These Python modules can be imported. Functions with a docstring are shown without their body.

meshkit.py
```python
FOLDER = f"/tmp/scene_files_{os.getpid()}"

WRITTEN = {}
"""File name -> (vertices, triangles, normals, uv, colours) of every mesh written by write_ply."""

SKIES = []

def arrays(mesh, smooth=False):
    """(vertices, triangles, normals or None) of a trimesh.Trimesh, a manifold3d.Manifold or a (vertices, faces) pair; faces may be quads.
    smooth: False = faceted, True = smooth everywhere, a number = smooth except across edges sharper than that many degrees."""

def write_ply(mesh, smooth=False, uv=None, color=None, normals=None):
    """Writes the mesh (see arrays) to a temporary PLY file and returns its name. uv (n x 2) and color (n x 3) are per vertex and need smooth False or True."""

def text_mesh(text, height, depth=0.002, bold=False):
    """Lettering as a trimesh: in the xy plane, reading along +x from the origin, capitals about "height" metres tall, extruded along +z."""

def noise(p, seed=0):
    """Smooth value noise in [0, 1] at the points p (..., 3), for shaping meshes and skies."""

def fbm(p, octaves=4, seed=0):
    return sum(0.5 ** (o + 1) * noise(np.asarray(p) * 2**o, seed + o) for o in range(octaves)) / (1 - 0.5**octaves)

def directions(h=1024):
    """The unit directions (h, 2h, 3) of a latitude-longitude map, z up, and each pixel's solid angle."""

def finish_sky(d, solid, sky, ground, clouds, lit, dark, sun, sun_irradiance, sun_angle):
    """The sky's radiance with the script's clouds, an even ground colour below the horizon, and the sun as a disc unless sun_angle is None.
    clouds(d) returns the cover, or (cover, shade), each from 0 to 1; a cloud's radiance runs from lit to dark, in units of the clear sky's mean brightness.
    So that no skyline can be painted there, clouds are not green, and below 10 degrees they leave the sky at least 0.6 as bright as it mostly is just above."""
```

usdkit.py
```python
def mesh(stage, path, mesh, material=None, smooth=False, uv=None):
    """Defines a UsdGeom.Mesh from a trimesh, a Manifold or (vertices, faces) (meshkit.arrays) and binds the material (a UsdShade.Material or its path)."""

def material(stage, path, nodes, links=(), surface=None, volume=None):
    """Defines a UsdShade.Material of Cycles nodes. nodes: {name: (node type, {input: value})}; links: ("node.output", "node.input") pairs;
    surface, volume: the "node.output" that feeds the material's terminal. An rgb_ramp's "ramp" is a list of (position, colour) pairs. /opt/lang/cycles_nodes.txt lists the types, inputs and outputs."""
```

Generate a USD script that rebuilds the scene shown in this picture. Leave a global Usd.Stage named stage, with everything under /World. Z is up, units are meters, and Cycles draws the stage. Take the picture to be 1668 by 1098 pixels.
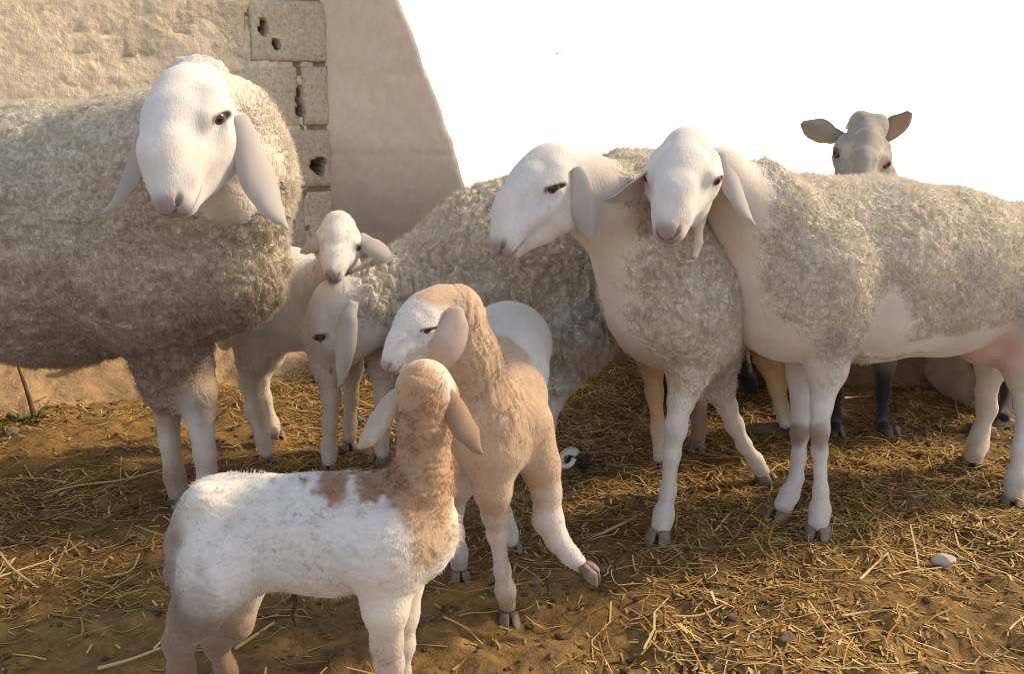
import math, random, time, numpy as np, trimesh, usdkit, meshkit
import manifold3d as m3
from scipy import sparse
from pxr import Usd, UsdGeom, UsdLux, UsdShade, Gf, Sdf, Vt

EXPOSURE = 0.8
SUN_AZ, SUN_EL, SUN_ANGLE, SUN_POWER, SUN_COL = math.radians(70.0), math.radians(34.0), 7.0, 0.8, (1.0, .78, .48)
SKY_STRENGTH, HAZE_COL, HAZE_LO, HAZE_HI, HAZE_LOW = 0.12, (8.9, 9.0, 9.1), 0.05, 0.3, 0.85

stage = Usd.Stage.CreateInMemory()
UsdGeom.SetStageUpAxis(stage, "Z"); UsdGeom.SetStageMetersPerUnit(stage, 1.0)
UsdGeom.Xform.Define(stage, "/World")
RNG = np.random.default_rng(7)

# ---------------------------------------------------------------- camera, sky, sun, exposure
EYE, PITCH, FPX = 0.85, math.radians(14.0), 1600.0
camera = UsdGeom.Camera.Define(stage, "/World/camera")
camera.CreateHorizontalApertureAttr(36.0); camera.CreateVerticalApertureAttr(36.0 * 1098 / 1668)
camera.CreateFocalLengthAttr(36.0 * FPX / 1668)
camera.AddTranslateOp().Set(Gf.Vec3d(0, 0, EYE)); camera.AddRotateXOp().Set(90 - math.degrees(PITCH))
camera.CreateClippingRangeAttr(Gf.Vec2f(0.05, 5000))
camera.CreateExposureAttr(EXPOSURE)
SUN = np.array([math.sin(SUN_AZ) * math.cos(SUN_EL), math.cos(SUN_AZ) * math.cos(SUN_EL), math.sin(SUN_EL)])
usdkit.material(stage, "/World/Looks/sky", {
    "tc": ("texture_coordinate", {}), "sep": ("separate_xyz", {}), "mx": ("math", {"math_type": "maximum", "value2": 0.03}),
    "com": ("combine_xyz", {}), "nrm": ("vector_math", {"math_type": "normalize"}),
    "sky": ("sky_texture", {"sky_type": "single_scattering", "sun_disc": False, "sun_elevation": SUN_EL, "sun_rotation": SUN_AZ, "aerosol_density": 2.2, "air_density": 1.0}),
    "alt": ("map_range", {"range_type": "smoothstep", "from_min": 0.0, "from_max": 0.42, "to_min": HAZE_LOW, "to_max": 0.0, "clamp": True}), "sum": ("math", {"math_type": "maximum"}),
    "nz": ("noise_texture", {"scale": 1.6, "detail": 4.0, "roughness": 0.55}),
    "cov": ("map_range", {"from_min": 0.2, "from_max": 0.75, "to_min": HAZE_LO, "to_max": HAZE_HI, "clamp": True}),
    "mix": ("mix_color", {"b": HAZE_COL, "use_clamp": False}),
    "bg": ("background_shader", {"strength": SKY_STRENGTH})},
    [("tc.generated", "sep.vector"), ("sep.x", "com.x"), ("sep.y", "com.y"), ("sep.z", "mx.value1"), ("mx.value", "com.z"), ("com.vector", "nrm.vector1"),
     ("nrm.vector", "sky.vector"), ("nrm.vector", "nz.vector"), ("nz.fac", "cov.value"), ("sep.z", "alt.value"), ("alt.result", "sum.value1"), ("cov.result", "sum.value2"), ("sum.value", "mix.fac"), ("sky.color", "mix.a"), ("mix.result", "bg.color")], surface="bg.background")
# ---------------------------------------------------------------- helpers: points, meshes, prims
CP, SP = math.cos(PITCH), math.sin(PITCH)
def ray(px, py):
    u, v = (px - 834.0) / FPX, (549.0 - py) / FPX
    return np.array([u, v * SP + CP, v * CP - SP])
def at(px, py, Y):
    d = ray(px, py); return np.array([0, 0, EYE]) + d * (Y / d[1])
def ground_at(px, py, z=0.0):
    d = ray(px, py); return np.array([0, 0, EYE]) + d * ((z - EYE) / d[2])
def mpp(P):
    return (P[1] * CP - (P[2] - EYE) * SP) / FPX          # metres per pixel at a point

USED = {}
def numbered(parent, name):
    k = USED.get((parent, name), 0); USED[(parent, name)] = k + 1
    return f"{parent}/{name}" if k == 0 else f"{parent}/{name}_{k:03d}"
def meta(prim, label=None, category=None, group=None, kind=None):
    for k, v in (("label", label), ("category", category), ("group", group), ("kind", kind)):
        if v: prim.SetCustomDataByKey(k, v)
    return prim
def thing(name, label, category, loc=(0, 0, 0), group=None, rotz=0):
    x = UsdGeom.Xform.Define(stage, numbered("/World", name)); x.AddTranslateOp().Set(Gf.Vec3d(*map(float, loc)))
    if rotz: x.AddRotateZOp().Set(float(rotz))
    return meta(x.GetPrim(), label, category, group)
def obj(name, mesh, mat, parent=None, smooth=False, col=None, wool=None, **kw):
    """One Mesh prim; world coordinates are made relative to the parent thing's place."""
    base = str(parent.GetPath()) if parent else "/World"
    if isinstance(mesh, (tuple, list)) and len(mesh) == 2: v, f = np.asarray(mesh[0], float), np.asarray(mesh[1])
    elif hasattr(mesh, "to_mesh"): q = mesh.to_mesh(); v, f = np.asarray(q.vert_properties[:, :3], float), np.asarray(q.tri_verts)
    else: v, f = np.asarray(mesh.vertices, float), np.asarray(mesh.faces)
    if parent:
        top = stage.GetPrimAtPath("/" + "/".join(base.split("/")[1:3]))
        t = UsdGeom.Xformable(top).GetLocalTransformation() if top.IsA(UsdGeom.Xform) else None
        if t is not None and not kw.get("local"): v = v - np.array(t.ExtractTranslation())
    m = usdkit.mesh(stage, numbered(base, name), (v, f), "/World/Looks/" + mat, smooth=smooth)
    pv = UsdGeom.PrimvarsAPI(m)
    if col is not None: pv.CreatePrimvar("tint", Sdf.ValueTypeNames.Color3fArray, "vertex").Set(Vt.Vec3fArray.FromNumpy(np.asarray(col, np.float32)))
    if wool is not None: pv.CreatePrimvar("wool", Sdf.ValueTypeNames.FloatArray, "vertex").Set(Vt.FloatArray.FromNumpy(np.asarray(wool, np.float32)))
    return meta(m.GetPrim(), kw.get("label"), kw.get("category"), kw.get("group"), kw.get("kind"))
def strands(name, points, widths, mat, parent, col=None):
    """points (n, k, 3), widths (n, k) or (k,): hair as linear curves."""
    n, k, _ = points.shape
    top = stage.GetPrimAtPath("/" + "/".join(str(parent.GetPath()).split("/")[1:3]))
    points = points - np.array(UsdGeom.Xformable(top).GetLocalTransformation().ExtractTranslation())
    c = UsdGeom.BasisCurves.Define(stage, numbered(str(parent.GetPath()), name))
    c.CreateTypeAttr("linear"); c.CreateCurveVertexCountsAttr(Vt.IntArray.FromNumpy(np.full(n, k, np.int32)))
    c.CreatePointsAttr(Vt.Vec3fArray.FromNumpy(points.reshape(-1, 3).astype(np.float32)))
    c.CreateWidthsAttr(Vt.FloatArray.FromNumpy(np.broadcast_to(widths, (n, k)).reshape(-1).astype(np.float32))); c.SetWidthsInterpolation("vertex")
    if col is not None:
        UsdGeom.PrimvarsAPI(c).CreatePrimvar("tint", Sdf.ValueTypeNames.Color3fArray, "vertex").Set(Vt.Vec3fArray.FromNumpy(np.repeat(col, k, 0).astype(np.float32)))
    UsdShade.MaterialBindingAPI.Apply(c.GetPrim()).Bind(UsdShade.Material.Get(stage, "/World/Looks/" + mat))
    return c.GetPrim()

def unit(v): v = np.asarray(v, float); return v / (np.linalg.norm(v) + 1e-12)
def spline(P, n):
    """Catmull-Rom through rows of P, n samples."""
    P = np.asarray(P, float); Q = np.vstack([2 * P[0] - P[1], P, 2 * P[-1] - P[-2]])
    t = np.linspace(0, len(P) - 1, n); i = np.minimum(t.astype(int), len(P) - 2); u = (t - i)[:, None]
    a, b, c, d = Q[i], Q[i + 1], Q[i + 2], Q[i + 3]
    return 0.5 * (2 * b + (c - a) * u + (2 * a - 5 * b + 4 * c - d) * u ** 2 + (3 * b - a - 3 * c + d) * u ** 3)
def tube(P, R, sides=6, n=None):
    P = np.asarray(P, float); R = np.broadcast_to(np.asarray(R, float), (len(P),))
    if n: PR = spline(np.c_[P, R], n); P, R = PR[:, :3], PR[:, 3]
    T = np.gradient(P, axis=0); T /= np.linalg.norm(T, axis=1, keepdims=True) + 1e-12
    ref = np.array([0, 0, 1.0]) if abs(T[:, 2]).mean() < 0.8 else np.array([1.0, 0, 0])
    A = np.cross(T, ref); A /= np.linalg.norm(A, axis=1, keepdims=True); B = np.cross(T, A)
    a = np.arange(sides) * 2 * np.pi / sides
    V = (P[:, None] + R[:, None, None] * (np.cos(a)[None, :, None] * A[:, None] + np.sin(a)[None, :, None] * B[:, None])).reshape(-1, 3)
    F = []
    for i in range(len(P) - 1):
        for j in range(sides):
            p, q = i * sides + j, i * sides + (j + 1) % sides
            F += [[p, q, q + sides], [p, q + sides, p + sides]]
    k = len(V); V = np.vstack([V, P[0], P[-1]])
    for j in range(sides):
        F += [[k, (j + 1) % sides, j], [k + 1, (len(P) - 1) * sides + j, (len(P) - 1) * sides + (j + 1) % sides]]
    return V, np.array(F)
def join(parts):
    vs, fs, n = [], [], 0
    for v, f in parts: vs.append(v); fs.append(np.asarray(f) + n); n += len(v)
    return np.vstack(vs), np.vstack(fs)

# ---------------------------------------------------------------- animals: smooth union of tapered limbs, meshed by surface nets
class Body:
    def __init__(self): self.p = []; self.paints = []
    def cone(self, a, b, ra, rb, k=0.02, wool=0.0, col="white", op="add", squash=None):
        self.p.append(dict(t="cone", a=np.asarray(a, float), b=np.asarray(b, float), ra=ra, rb=rb, k=k, wool=wool, col=col, op=op, sq=squash))
    def ell(self, c, axes, r, k=0.02, wool=0.0, col="white", op="add"):
        self.p.append(dict(t="ell", c=np.asarray(c, float), M=np.asarray(axes, float), r=np.asarray(r, float), k=k, wool=wool, col=col, op=op))
    def chain(self, pts, k=0.02, wool=0.0, col="white", squash=None, wools=None, cols=None):
        """pts: (px, py, Y, radius in pixels) rows."""
        W = [at(*q[:3]) for q in pts]; R = [q[3] * mpp(w) for q, w in zip(pts, W)]
        for i in range(len(W) - 1):
            self.cone(W[i], W[i + 1], R[i], R[i + 1], k, wools[i] if wools else wool, cols[i] if cols else col, squash=squash)
        return W, R
    def ball(self, px, py, Y, r, k=0.03, wool=0.0, col="white", scale=(1, 1, 1)):
        c = at(px, py, Y); rr = r * mpp(c)
        self.ell(c, np.eye(3), rr * np.asarray(scale, float), k, wool, col)
    def paint(self, c, r, col, soft=0.35, amount=1.0, rag=0.0, scale=(1, 1, 1), wool=None, pinch=30.0):
        self.paints.append((np.asarray(c, float), r, col, soft, amount, rag, np.asarray(scale, float), wool, pinch))
    @staticmethod
    def dist(p, X, Y, Z):
        F = lambda u: [float(w) for w in u]                      # plain floats keep the arrays in single precision
        if p["t"] == "cone":
            a, d = F(p["a"]), np.asarray(p["b"]) - p["a"]
            x, y, z = X - a[0], Y - a[1], Z - a[2]
            if p["sq"] is not None:
                n, s = p["sq"]; s = float(1 / s - 1); d = d + n * (d @ n) * s; n = F(n)
                g = (x * n[0] + y * n[1] + z * n[2]) * s
                x, y, z = x + g * n[0], y + g * n[1], z + g * n[2]
            dd = float(d @ d + 1e-12); d = F(d)
            t = np.clip((x * (d[0] / dd) + y * (d[1] / dd) + z * (d[2] / dd)), 0, 1)
            x, y, z = x - t * d[0], y - t * d[1], z - t * d[2]
            return np.sqrt(x * x + y * y + z * z) - (float(p["ra"]) + float(p["rb"] - p["ra"]) * t)
        c, M, r = F(p["c"]), p["M"], F(p["r"])
        x, y, z = X - c[0], Y - c[1], Z - c[2]
        k0 = k1 = 0
        for i in range(3):
            m = F(M[i]); q = (x * m[0] + y * m[1] + z * m[2]) * (1 / r[i]); k0 = k0 + q * q; q = q * (1 / r[i]); k1 = k1 + q * q
        k0 = np.sqrt(k0)
        return np.where(k0 < 1e-6, -min(r), k0 * (k0 - 1) / np.maximum(np.sqrt(k1), 1e-9))
    @staticmethod
    def box_of(p):
        if p["t"] == "cone":
            r = max(p["ra"], p["rb"]); return np.minimum(p["a"], p["b"]) - r, np.maximum(p["a"], p["b"]) + r
        r = p["r"].max(); return p["c"] - r, p["c"] + r
    def mesh(self, h=0.005, fine=None, hf=0.0024, smooth=2, coarse=None):
        bx = [self.box_of(p) for p in self.p if p["op"] == "add"]
        lo, hi = np.min([b[0] for b in bx], 0) - 0.02, np.max([b[1] for b in bx], 0) + 0.02
        ax = []
        for i in range(3):
            xs, x = [], lo[i]
            while x < hi[i]:
                xs.append(x); x += hf if fine is not None and fine[0][i] < x < fine[1][i] else .013 if coarse and i == 0 and coarse[0] > x or coarse and i == 0 and x > coarse[1] else h
            ax.append(np.array(xs + [x], np.float32))
        D = np.full([len(a) for a in ax], 0.5, np.float32)
        for p in self.p:
            b0, b1 = self.box_of(p); m = p["k"] + 0.02
            s = [slice(max(0, np.searchsorted(ax[i], b0[i] - m) - 1), np.searchsorted(ax[i], b1[i] + m) + 1) for i in range(3)]
            X, Y, Z = ax[0][s[0]][:, None, None], ax[1][s[1]][None, :, None], ax[2][s[2]][None, None, :]
            d = self.dist(p, X, Y, Z).astype(np.float32); S = D[s[0], s[1], s[2]]; k = p["k"]
            if p["op"] == "add":
                e = np.maximum(k - np.abs(S - d), 0) / k; D[s[0], s[1], s[2]] = np.minimum(S, d) - e * e * k * 0.25
            else:
                e = np.maximum(k - np.abs(S + d), 0) / k; D[s[0], s[1], s[2]] = np.maximum(S, -d) + e * e * k * 0.25
        v, f = surface_nets(D, ax)
        comp = trimesh.graph.connected_component_labels(np.vstack([f[:, :2], f[:, 1:]]), node_count=len(v))
        big = np.bincount(comp).argmax(); keep = comp == big
        idx = np.cumsum(keep) - 1; f = idx[f[keep[f].all(1)]]; v = v[keep]
        return relax(v, f, smooth), f
    def line(self, pts, r, col, soft=.6, amount=1.0, rag=0.0, wool=None):
        for a, b in zip(pts[:-1], pts[1:]): self.paints.append(((np.asarray(a), np.asarray(b)), r, col, soft, amount, rag, 1, wool, 30.0))
    def attributes(self, v, palette, tau=0.008):
        v = v.astype(np.float32)
        ps = [p for p in self.p if p["op"] == "add"]; D = np.full((len(ps), len(v)), 1, np.float32)
        for i, p in enumerate(ps):
            lo, hi = self.box_of(p); m = ((v > lo - .05) & (v < hi + .05)).all(1); q = v[m]; D[i, m] = self.dist(p, q[:, 0], q[:, 1], q[:, 2])
        w = np.exp(-np.clip(D - D.min(0), 0, 0.2) / tau); w /= w.sum(0)
        col = w.T @ np.array([palette[p["col"]] for p in ps]); wool = w.T @ np.array([p["wool"] for p in ps], float)
        for c, r, pc, soft, amount, rag, sc, wl, pinch in self.paints:
            if isinstance(c, tuple):
                a, e = c[0], c[1] - c[0]; tt = np.clip((v - a) @ e / (e @ e), 0, 1); d = np.linalg.norm(v - a - tt[:, None] * e, axis=1) / r
            else: q = (v - c) / sc; d = np.linalg.norm(q, axis=1) / r
            if rag: d = d + rag * (meshkit.fbm(v * pinch + 11.3, 3) - 0.5) * 2
            a = amount * np.clip((1 - d) / soft + 0.5, 0, 1); a = (a * a * (3 - 2 * a))[:, None]
            if pc is not None: col = col * (1 - a) + np.array(palette[pc]) * a
            if wl is not None: wool = wool * (1 - a[:, 0]) + wl * a[:, 0]
        return col, wool

def relax(v, f, rounds):
    e = np.vstack([f[:, :2], f[:, 1:], f[:, ::2]]); e = np.vstack([e, e[:, ::-1]]); n = len(v)
    W = sparse.coo_matrix((np.ones(len(e)), (e[:, 0], e[:, 1])), (n, n)).tocsr(); W.data[:] = 1
    d = np.asarray(W.sum(1)).ravel()[:, None]
    for _ in range(rounds):
        v = v + .5 * (W @ v / d - v); v = v - .45 * (W @ v / d - v)
    return v
def surface_nets(D, ax):
    inside = D < 0; n = D.shape
    c = [slice(0, -1), slice(1, None)]
    cnt = sum(inside[c[i], c[j], c[k]].astype(np.int8) for i in (0, 1) for j in (0, 1) for k in (0, 1))
    I = np.argwhere((cnt > 0) & (cnt < 8)); idx = np.full(np.array(n) - 1, -1, np.int64); idx[tuple(I.T)] = np.arange(len(I))
    acc, num = np.zeros((len(I), 3)), np.zeros(len(I))
    cor = [(i, j, k) for i in (0, 1) for j in (0, 1) for k in (0, 1)]
    for a in cor:
        for axis in range(3):
            if a[axis]: continue
            b = list(a); b[axis] = 1
            A, B = I + a, I + b
            da, db = D[tuple(A.T)], D[tuple(B.T)]; m = (da < 0) != (db < 0)
            t = np.where(m, da / np.where(m, da - db, 1), 0)
            pa = np.stack([ax[q][A[:, q]] for q in range(3)], 1); pb = np.stack([ax[q][B[:, q]] for q in range(3)], 1)
            acc += np.where(m[:, None], pa + (pb - pa) * t[:, None], 0); num += m
    v = acc / num[:, None]
    F = []
    for axis in range(3):
        s0, s1 = [slice(None)] * 3, [slice(None)] * 3
        s0[axis], s1[axis] = slice(0, -1), slice(1, None)
        E = np.argwhere(inside[tuple(s0)] != inside[tuple(s1)])
        u, w = (axis + 1) % 3, (axis + 2) % 3
        E = E[(E[:, u] > 0) & (E[:, w] > 0) & (E[:, u] < n[u] - 1) & (E[:, w] < n[w] - 1)]
        q = []
        for du, dw in ((1, 1), (0, 1), (0, 0), (1, 0)):
            C = E.copy(); C[:, u] -= du; C[:, w] -= dw; q.append(idx[tuple(C.T)])
        q = np.stack(q, 1); flip = ~inside[tuple(E.T)]
        q[flip] = q[flip][:, ::-1]; F.append(q)
    q = np.vstack(F); q = q[(q >= 0).all(1)]
    return v, np.vstack([q[:, [0, 1, 2]], q[:, [0, 2, 3]]])

def vnormals(v, f):
    n, fn = np.zeros_like(v), np.cross(v[f[:, 1]] - v[f[:, 0]], v[f[:, 2]] - v[f[:, 0]])
    for k in range(3): np.add.at(n, f[:, k], fn)
    return n / (np.linalg.norm(n, axis=1, keepdims=True) + 1e-20)

# ---------------------------------------------------------------- heads
def head_frame(poll, nose, up):
    o, n = at(*poll), at(*nose); L = np.linalg.norm(n - o); x = (n - o) / L
    z = unit(np.asarray(up, float) - x * (x @ np.asarray(up, float))); y = np.cross(z, x)
    return o, np.stack([x, y, z]), L
def add_head(B, o, M, L, wide=1.0, nose_wide=1.0, lamb=0.0, squint=1.0, col="white", nose_col="nose", eye_wide=1.0, jaw=1.0, eye=1.0):
    """A sheep's head of length L in the frame M (rows: towards the nose, to its left, up out of the forehead)."""
    T = lambda x, y, z: o + L * (x * M[0] + y * wide * M[1] + z * M[2])
    r = lambda a: a * L
    k = r(0.09)
    dome = 0.05 * lamb
    B.ell(T(.19, 0, .0 + dome), M, [r(.24), r(.24 * wide), r(.25 + dome)], k, 0, col)
    B.ell(T(.36, 0, .06 + dome), M, [r(.26), r(.185 * wide), r(.20)], r(.12), 0, col)
    sq = (M[1], 1.05 * wide * nose_wide)
    nz = .06 - .06 * lamb
    B.cone(T(.45, 0, .05), T(.7, 0, nz - .025), r(.17), r(.138 - .01 * lamb), r(.12), 0, col, squash=sq)
    B.cone(T(.7, 0, nz - .025), T(.92, 0, -.07 - .01 * lamb), r(.138 - .01 * lamb), r(.092), k, 0, col, squash=sq)
    B.ell(T(.95, 0, -.1), M, [r(.06), r(.085 * wide * nose_wide), r(.07)], r(.04), 0, nose_col)
    ew = eye_wide * (.75 + .25 * wide) / wide
    for s in (-1, 1):
        B.ell(T(.89, s * .055 * nose_wide, -.135), M, [r(.1), r(.07), r(.075)], r(.05), 0, col)
        B.ell(T(.36, s * .12, -.19), M, [r(.23), r(.12), r(.20)], r(.12), 0, col)
        B.cone(T(.28, s * .185 * ew, .045), T(.44, s * .19 * ew, .03), r(.07), r(.065), r(.10), 0, col)      # brow
        B.cone(T(.34, s * .2 * ew, -.03), T(.46, s * .195 * ew, -.04), r(.085), r(.075), r(.05), 0, col)      # orbit
        B.cone(T(.42, s * .10, .13), T(.66, s * .075 * nose_wide, nz + .035), r(.085), r(.065), r(.06), 0, col)      # edges of the nose bridge
        B.cone(T(.66, s * .075 * nose_wide, nz + .035), T(.86, s * .05 * nose_wide, -.02 - .01 * lamb), r(.065), r(.05), r(.06), 0, col)
        B.cone(T(.44, s * .165, -.085), T(.78, s * .085 * nose_wide, -.085), r(.10), r(.075), r(.10), 0, col)      # cheek to muzzle
    jw = (M[1], 1.1 * wide * jaw)
    B.cone(T(.27, 0, -.27), T(.6, 0, -.225), r(.16), r(.108), k, 0, col, squash=jw)
    B.cone(T(.6, 0, -.225), T(.85, 0, -.195), r(.108), r(.068), r(.06), 0, col, squash=jw)
    B.ell(T(.875, 0, -.205), M, [r(.065), r(.07 * wide), r(.045)], r(.03), 0, col)
    for s in (-1, 1):                                                # carved: eye slits, nostrils, mouth
        ey = T(.405, s * .284 * ew, -.016)
        ax = np.stack([unit(M[0] * .9 + M[2] * .42), M[1], unit(M[2] * .9 - M[0] * .42)])
        B.ell(ey, ax, [r(.074 * eye), r(.075), r(.030 * squint * eye)], r(.012), op="sub")
        B.ell(T(.56, s * .275 * ew, -.035), M, [r(.11), r(.07), r(.05)], r(.06), op="sub")     # hollow before the eye
        B.cone(T(1.0, s * .03 * nose_wide, -.125), T(.95, s * .118 * nose_wide, -.055), r(.012), r(.022), r(.012), op="sub")
        B.cone(T(1.0, s * .01, -.175), T(.9, s * .105 * nose_wide, -.18), r(.008), r(.01), r(.012), op="sub")
        B.cone(T(.9, s * .115 * nose_wide, -.18), T(.80, s * .15, -.172), r(.01), r(.006), r(.012), op="sub")
        eb = ey - M[1] * s * r(.03)
        B.line([eb - ax[0] * r(.07 * eye), eb + ax[0] * r(.075 * eye)], r(.018 + .018 * squint * eye), "lid", .8, .9)
        B.line([eb + ax[0] * r(.075), T(.52, s * .245 * ew, -.045), T(.555, s * .24 * ew, -.09)], r(.020), "lid", 1.0, .4)
        B.line([T(1.0, s * .035 * nose_wide, -.122), T(.955, s * .118 * nose_wide, -.058)], r(.020), "nostril", .9, .9)
        B.line([T(1.0, 0, -.172), T(.97, s * .07 * nose_wide, -.178), T(.9, s * .125 * nose_wide, -.18), T(.80, s * .155, -.172)], r(.017), "lip", .9, .8)
    B.paint(T(1.0, 0, -.12), r(.125), nose_col, .6, .9)
    B.paint(T(1.0, 0, -.17), r(.06), "lip", .7, .6); B.line([T(1.03, 0, -.09), T(1.01, 0, -.17)], r(.009), "lip", 1, .6)
    eyes = [(T(.402, s * .218 * ew, -.016), r(.058 * (.6 + .4 * eye)), s) for s in (-1, 1)]
    cor = np.array([T(x, y, z) for x in (0, 1.08) for y in (-.33, .33) for z in (-.45, .3)])
    return T, eyes, (cor.min(0), cor.max(0))
def eyeball(c, r, out, fwd):
    m = trimesh.creation.icosphere(3, 1.0); v = np.array(m.vertices)
    out = unit(out); bar = unit(fwd - out * (fwd @ out)); dot = v @ out
    col = np.tile([.13, .065, .022], (len(v), 1)); col[dot < .6] = (.05, .03, .02)
    up = np.cross(out, bar); pupil = (dot > 0) & (np.abs(v @ up) < .26) & (np.abs(v @ bar) < .6)
    col[pupil] = (.006, .005, .005)
    return v * r + c, np.array(m.faces), col
def ear_mesh(pts, normal, curl=0.25, thick=0.005, fold=0.0, n=22, m=11, blunt=0.0):
    """pts: rows (px, py, Y, half width in px); normal points out of the hairy back side. Returns vertices, faces and a mask of the inside."""
    C = np.array([at(*p[:3]) for p in pts]); Wd = np.array([p[3] * mpp(c) for p, c in zip(pts, C)])
    S = spline(np.c_[C, Wd], n); C, Wd = S[:, :3], np.maximum(S[:, 3], 0.001)
    T = np.gradient(C, axis=0); T /= np.linalg.norm(T, axis=1, keepdims=True)
    N = np.asarray(normal, float)
    if N.ndim == 2: N = spline(N, n)
    N = np.broadcast_to(N, C.shape); N = N - T * (N * T).sum(1, keepdims=True); N /= np.linalg.norm(N, axis=1, keepdims=True)
    Bn = np.cross(T, N); s = np.linspace(-1, 1, m)
    mid = C[:, None] + Wd[:, None, None] * (s[None, :, None] * Bn[:, None] - (curl * s ** 2 + fold * s)[None, :, None] * N[:, None])
    nt = np.linspace(0, 1, n)
    th = thick * (1 - s ** 4)[None, :, None] * (1.5 - .9 * nt)[:, None, None]
    bow = curl * 2 * s[None, :, None] * Bn[:, None] + N[:, None]; bow /= np.linalg.norm(bow, axis=2, keepdims=True)
    up, dn = mid + bow * th * .5, mid - bow * th * .5
    V = np.vstack([up.reshape(-1, 3), dn.reshape(-1, 3)]); F = []
    K = n * m
    for i in range(n - 1):
        for j in range(m - 1):
            a, b, c, d = i * m + j, i * m + j + 1, (i + 1) * m + j + 1, (i + 1) * m + j
            F += [[a, b, c], [a, c, d], [K + a, K + c, K + b], [K + a, K + d, K + c]]
    ring = [(0, j) for j in range(m)] + [(i, m - 1) for i in range(1, n)] + [(n - 1, j) for j in range(m - 2, -1, -1)] + [(i, 0) for i in range(n - 2, 0, -1)]
    ring = [i * m + j for i, j in ring]
    for q in range(len(ring)):
        a, b = ring[q], ring[(q + 1) % len(ring)]; F += [[a, K + a, b], [b, K + a, K + b]]
    inner = np.r_[np.zeros(K), np.tile(np.clip(1.25 - np.abs(s) ** 3 * 1.25, 0, 1), n) * np.repeat(np.clip(1.3 - nt, 0, 1), m)]
    V += (meshkit.fbm(V * 60, 2)[:, None] - .5) * 0.004 + (meshkit.fbm(V * 18, 2, 4)[:, None] - .5) * np.array([.004, .012, .004])
    return V, outward(V, np.array(F)), np.clip(inner, 0, 1)
def outward(v, f):
    """Faces turned so that a closed mesh has positive volume."""
    return f[:, ::-1] if np.einsum("ij,ij->i", v[f[:, 0]] - v.mean(0), np.cross(v[f[:, 1]] - v.mean(0), v[f[:, 2]] - v.mean(0))).sum() < 0 else f
def hoof_mesh(P, heading, size=0.04, tilt=0.0, spread=0.25):
    """Two claws on the ground at P, pointing along heading."""
    f = unit([heading[0], heading[1], 0]); P = np.asarray(P) + f * size * .12; l = np.array([-f[1], f[0], 0]); out = []
    for s in (-1, 1):
        ff = unit(f + s * spread * .4 * l); ll = np.array([-ff[1], ff[0], 0]) * s
        Q = []
        for x, y, z in ((-.55, 0, 0), (-.55, .58, 0), (.3, .70, 0), (.8, .42, 0), (.92, .08, 0), (.1, 0, 0), (-.55, .0, .36), (-.5, .52, .4), (-.1, .56, .55), (.25, .36, .6), (.3, .0, .58), (.7, .12, .3), (.3, .58, .36), (.6, .4, .26)):
            zz = z * math.cos(tilt) - x * math.sin(tilt); xx = x * math.cos(tilt) + z * math.sin(tilt)
            Q.append(P + size * (xx * ff + (y * .75 + .012) * ll + np.array([0, 0, zz])))
        h = m3.Manifold.hull_points(np.array(Q)).refine(3).to_mesh(); v, f2 = np.array(h.vert_properties[:, :3], float), np.array(h.tri_verts)
        out.append((relax(v, f2, 1), f2))
    return join(out)
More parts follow.
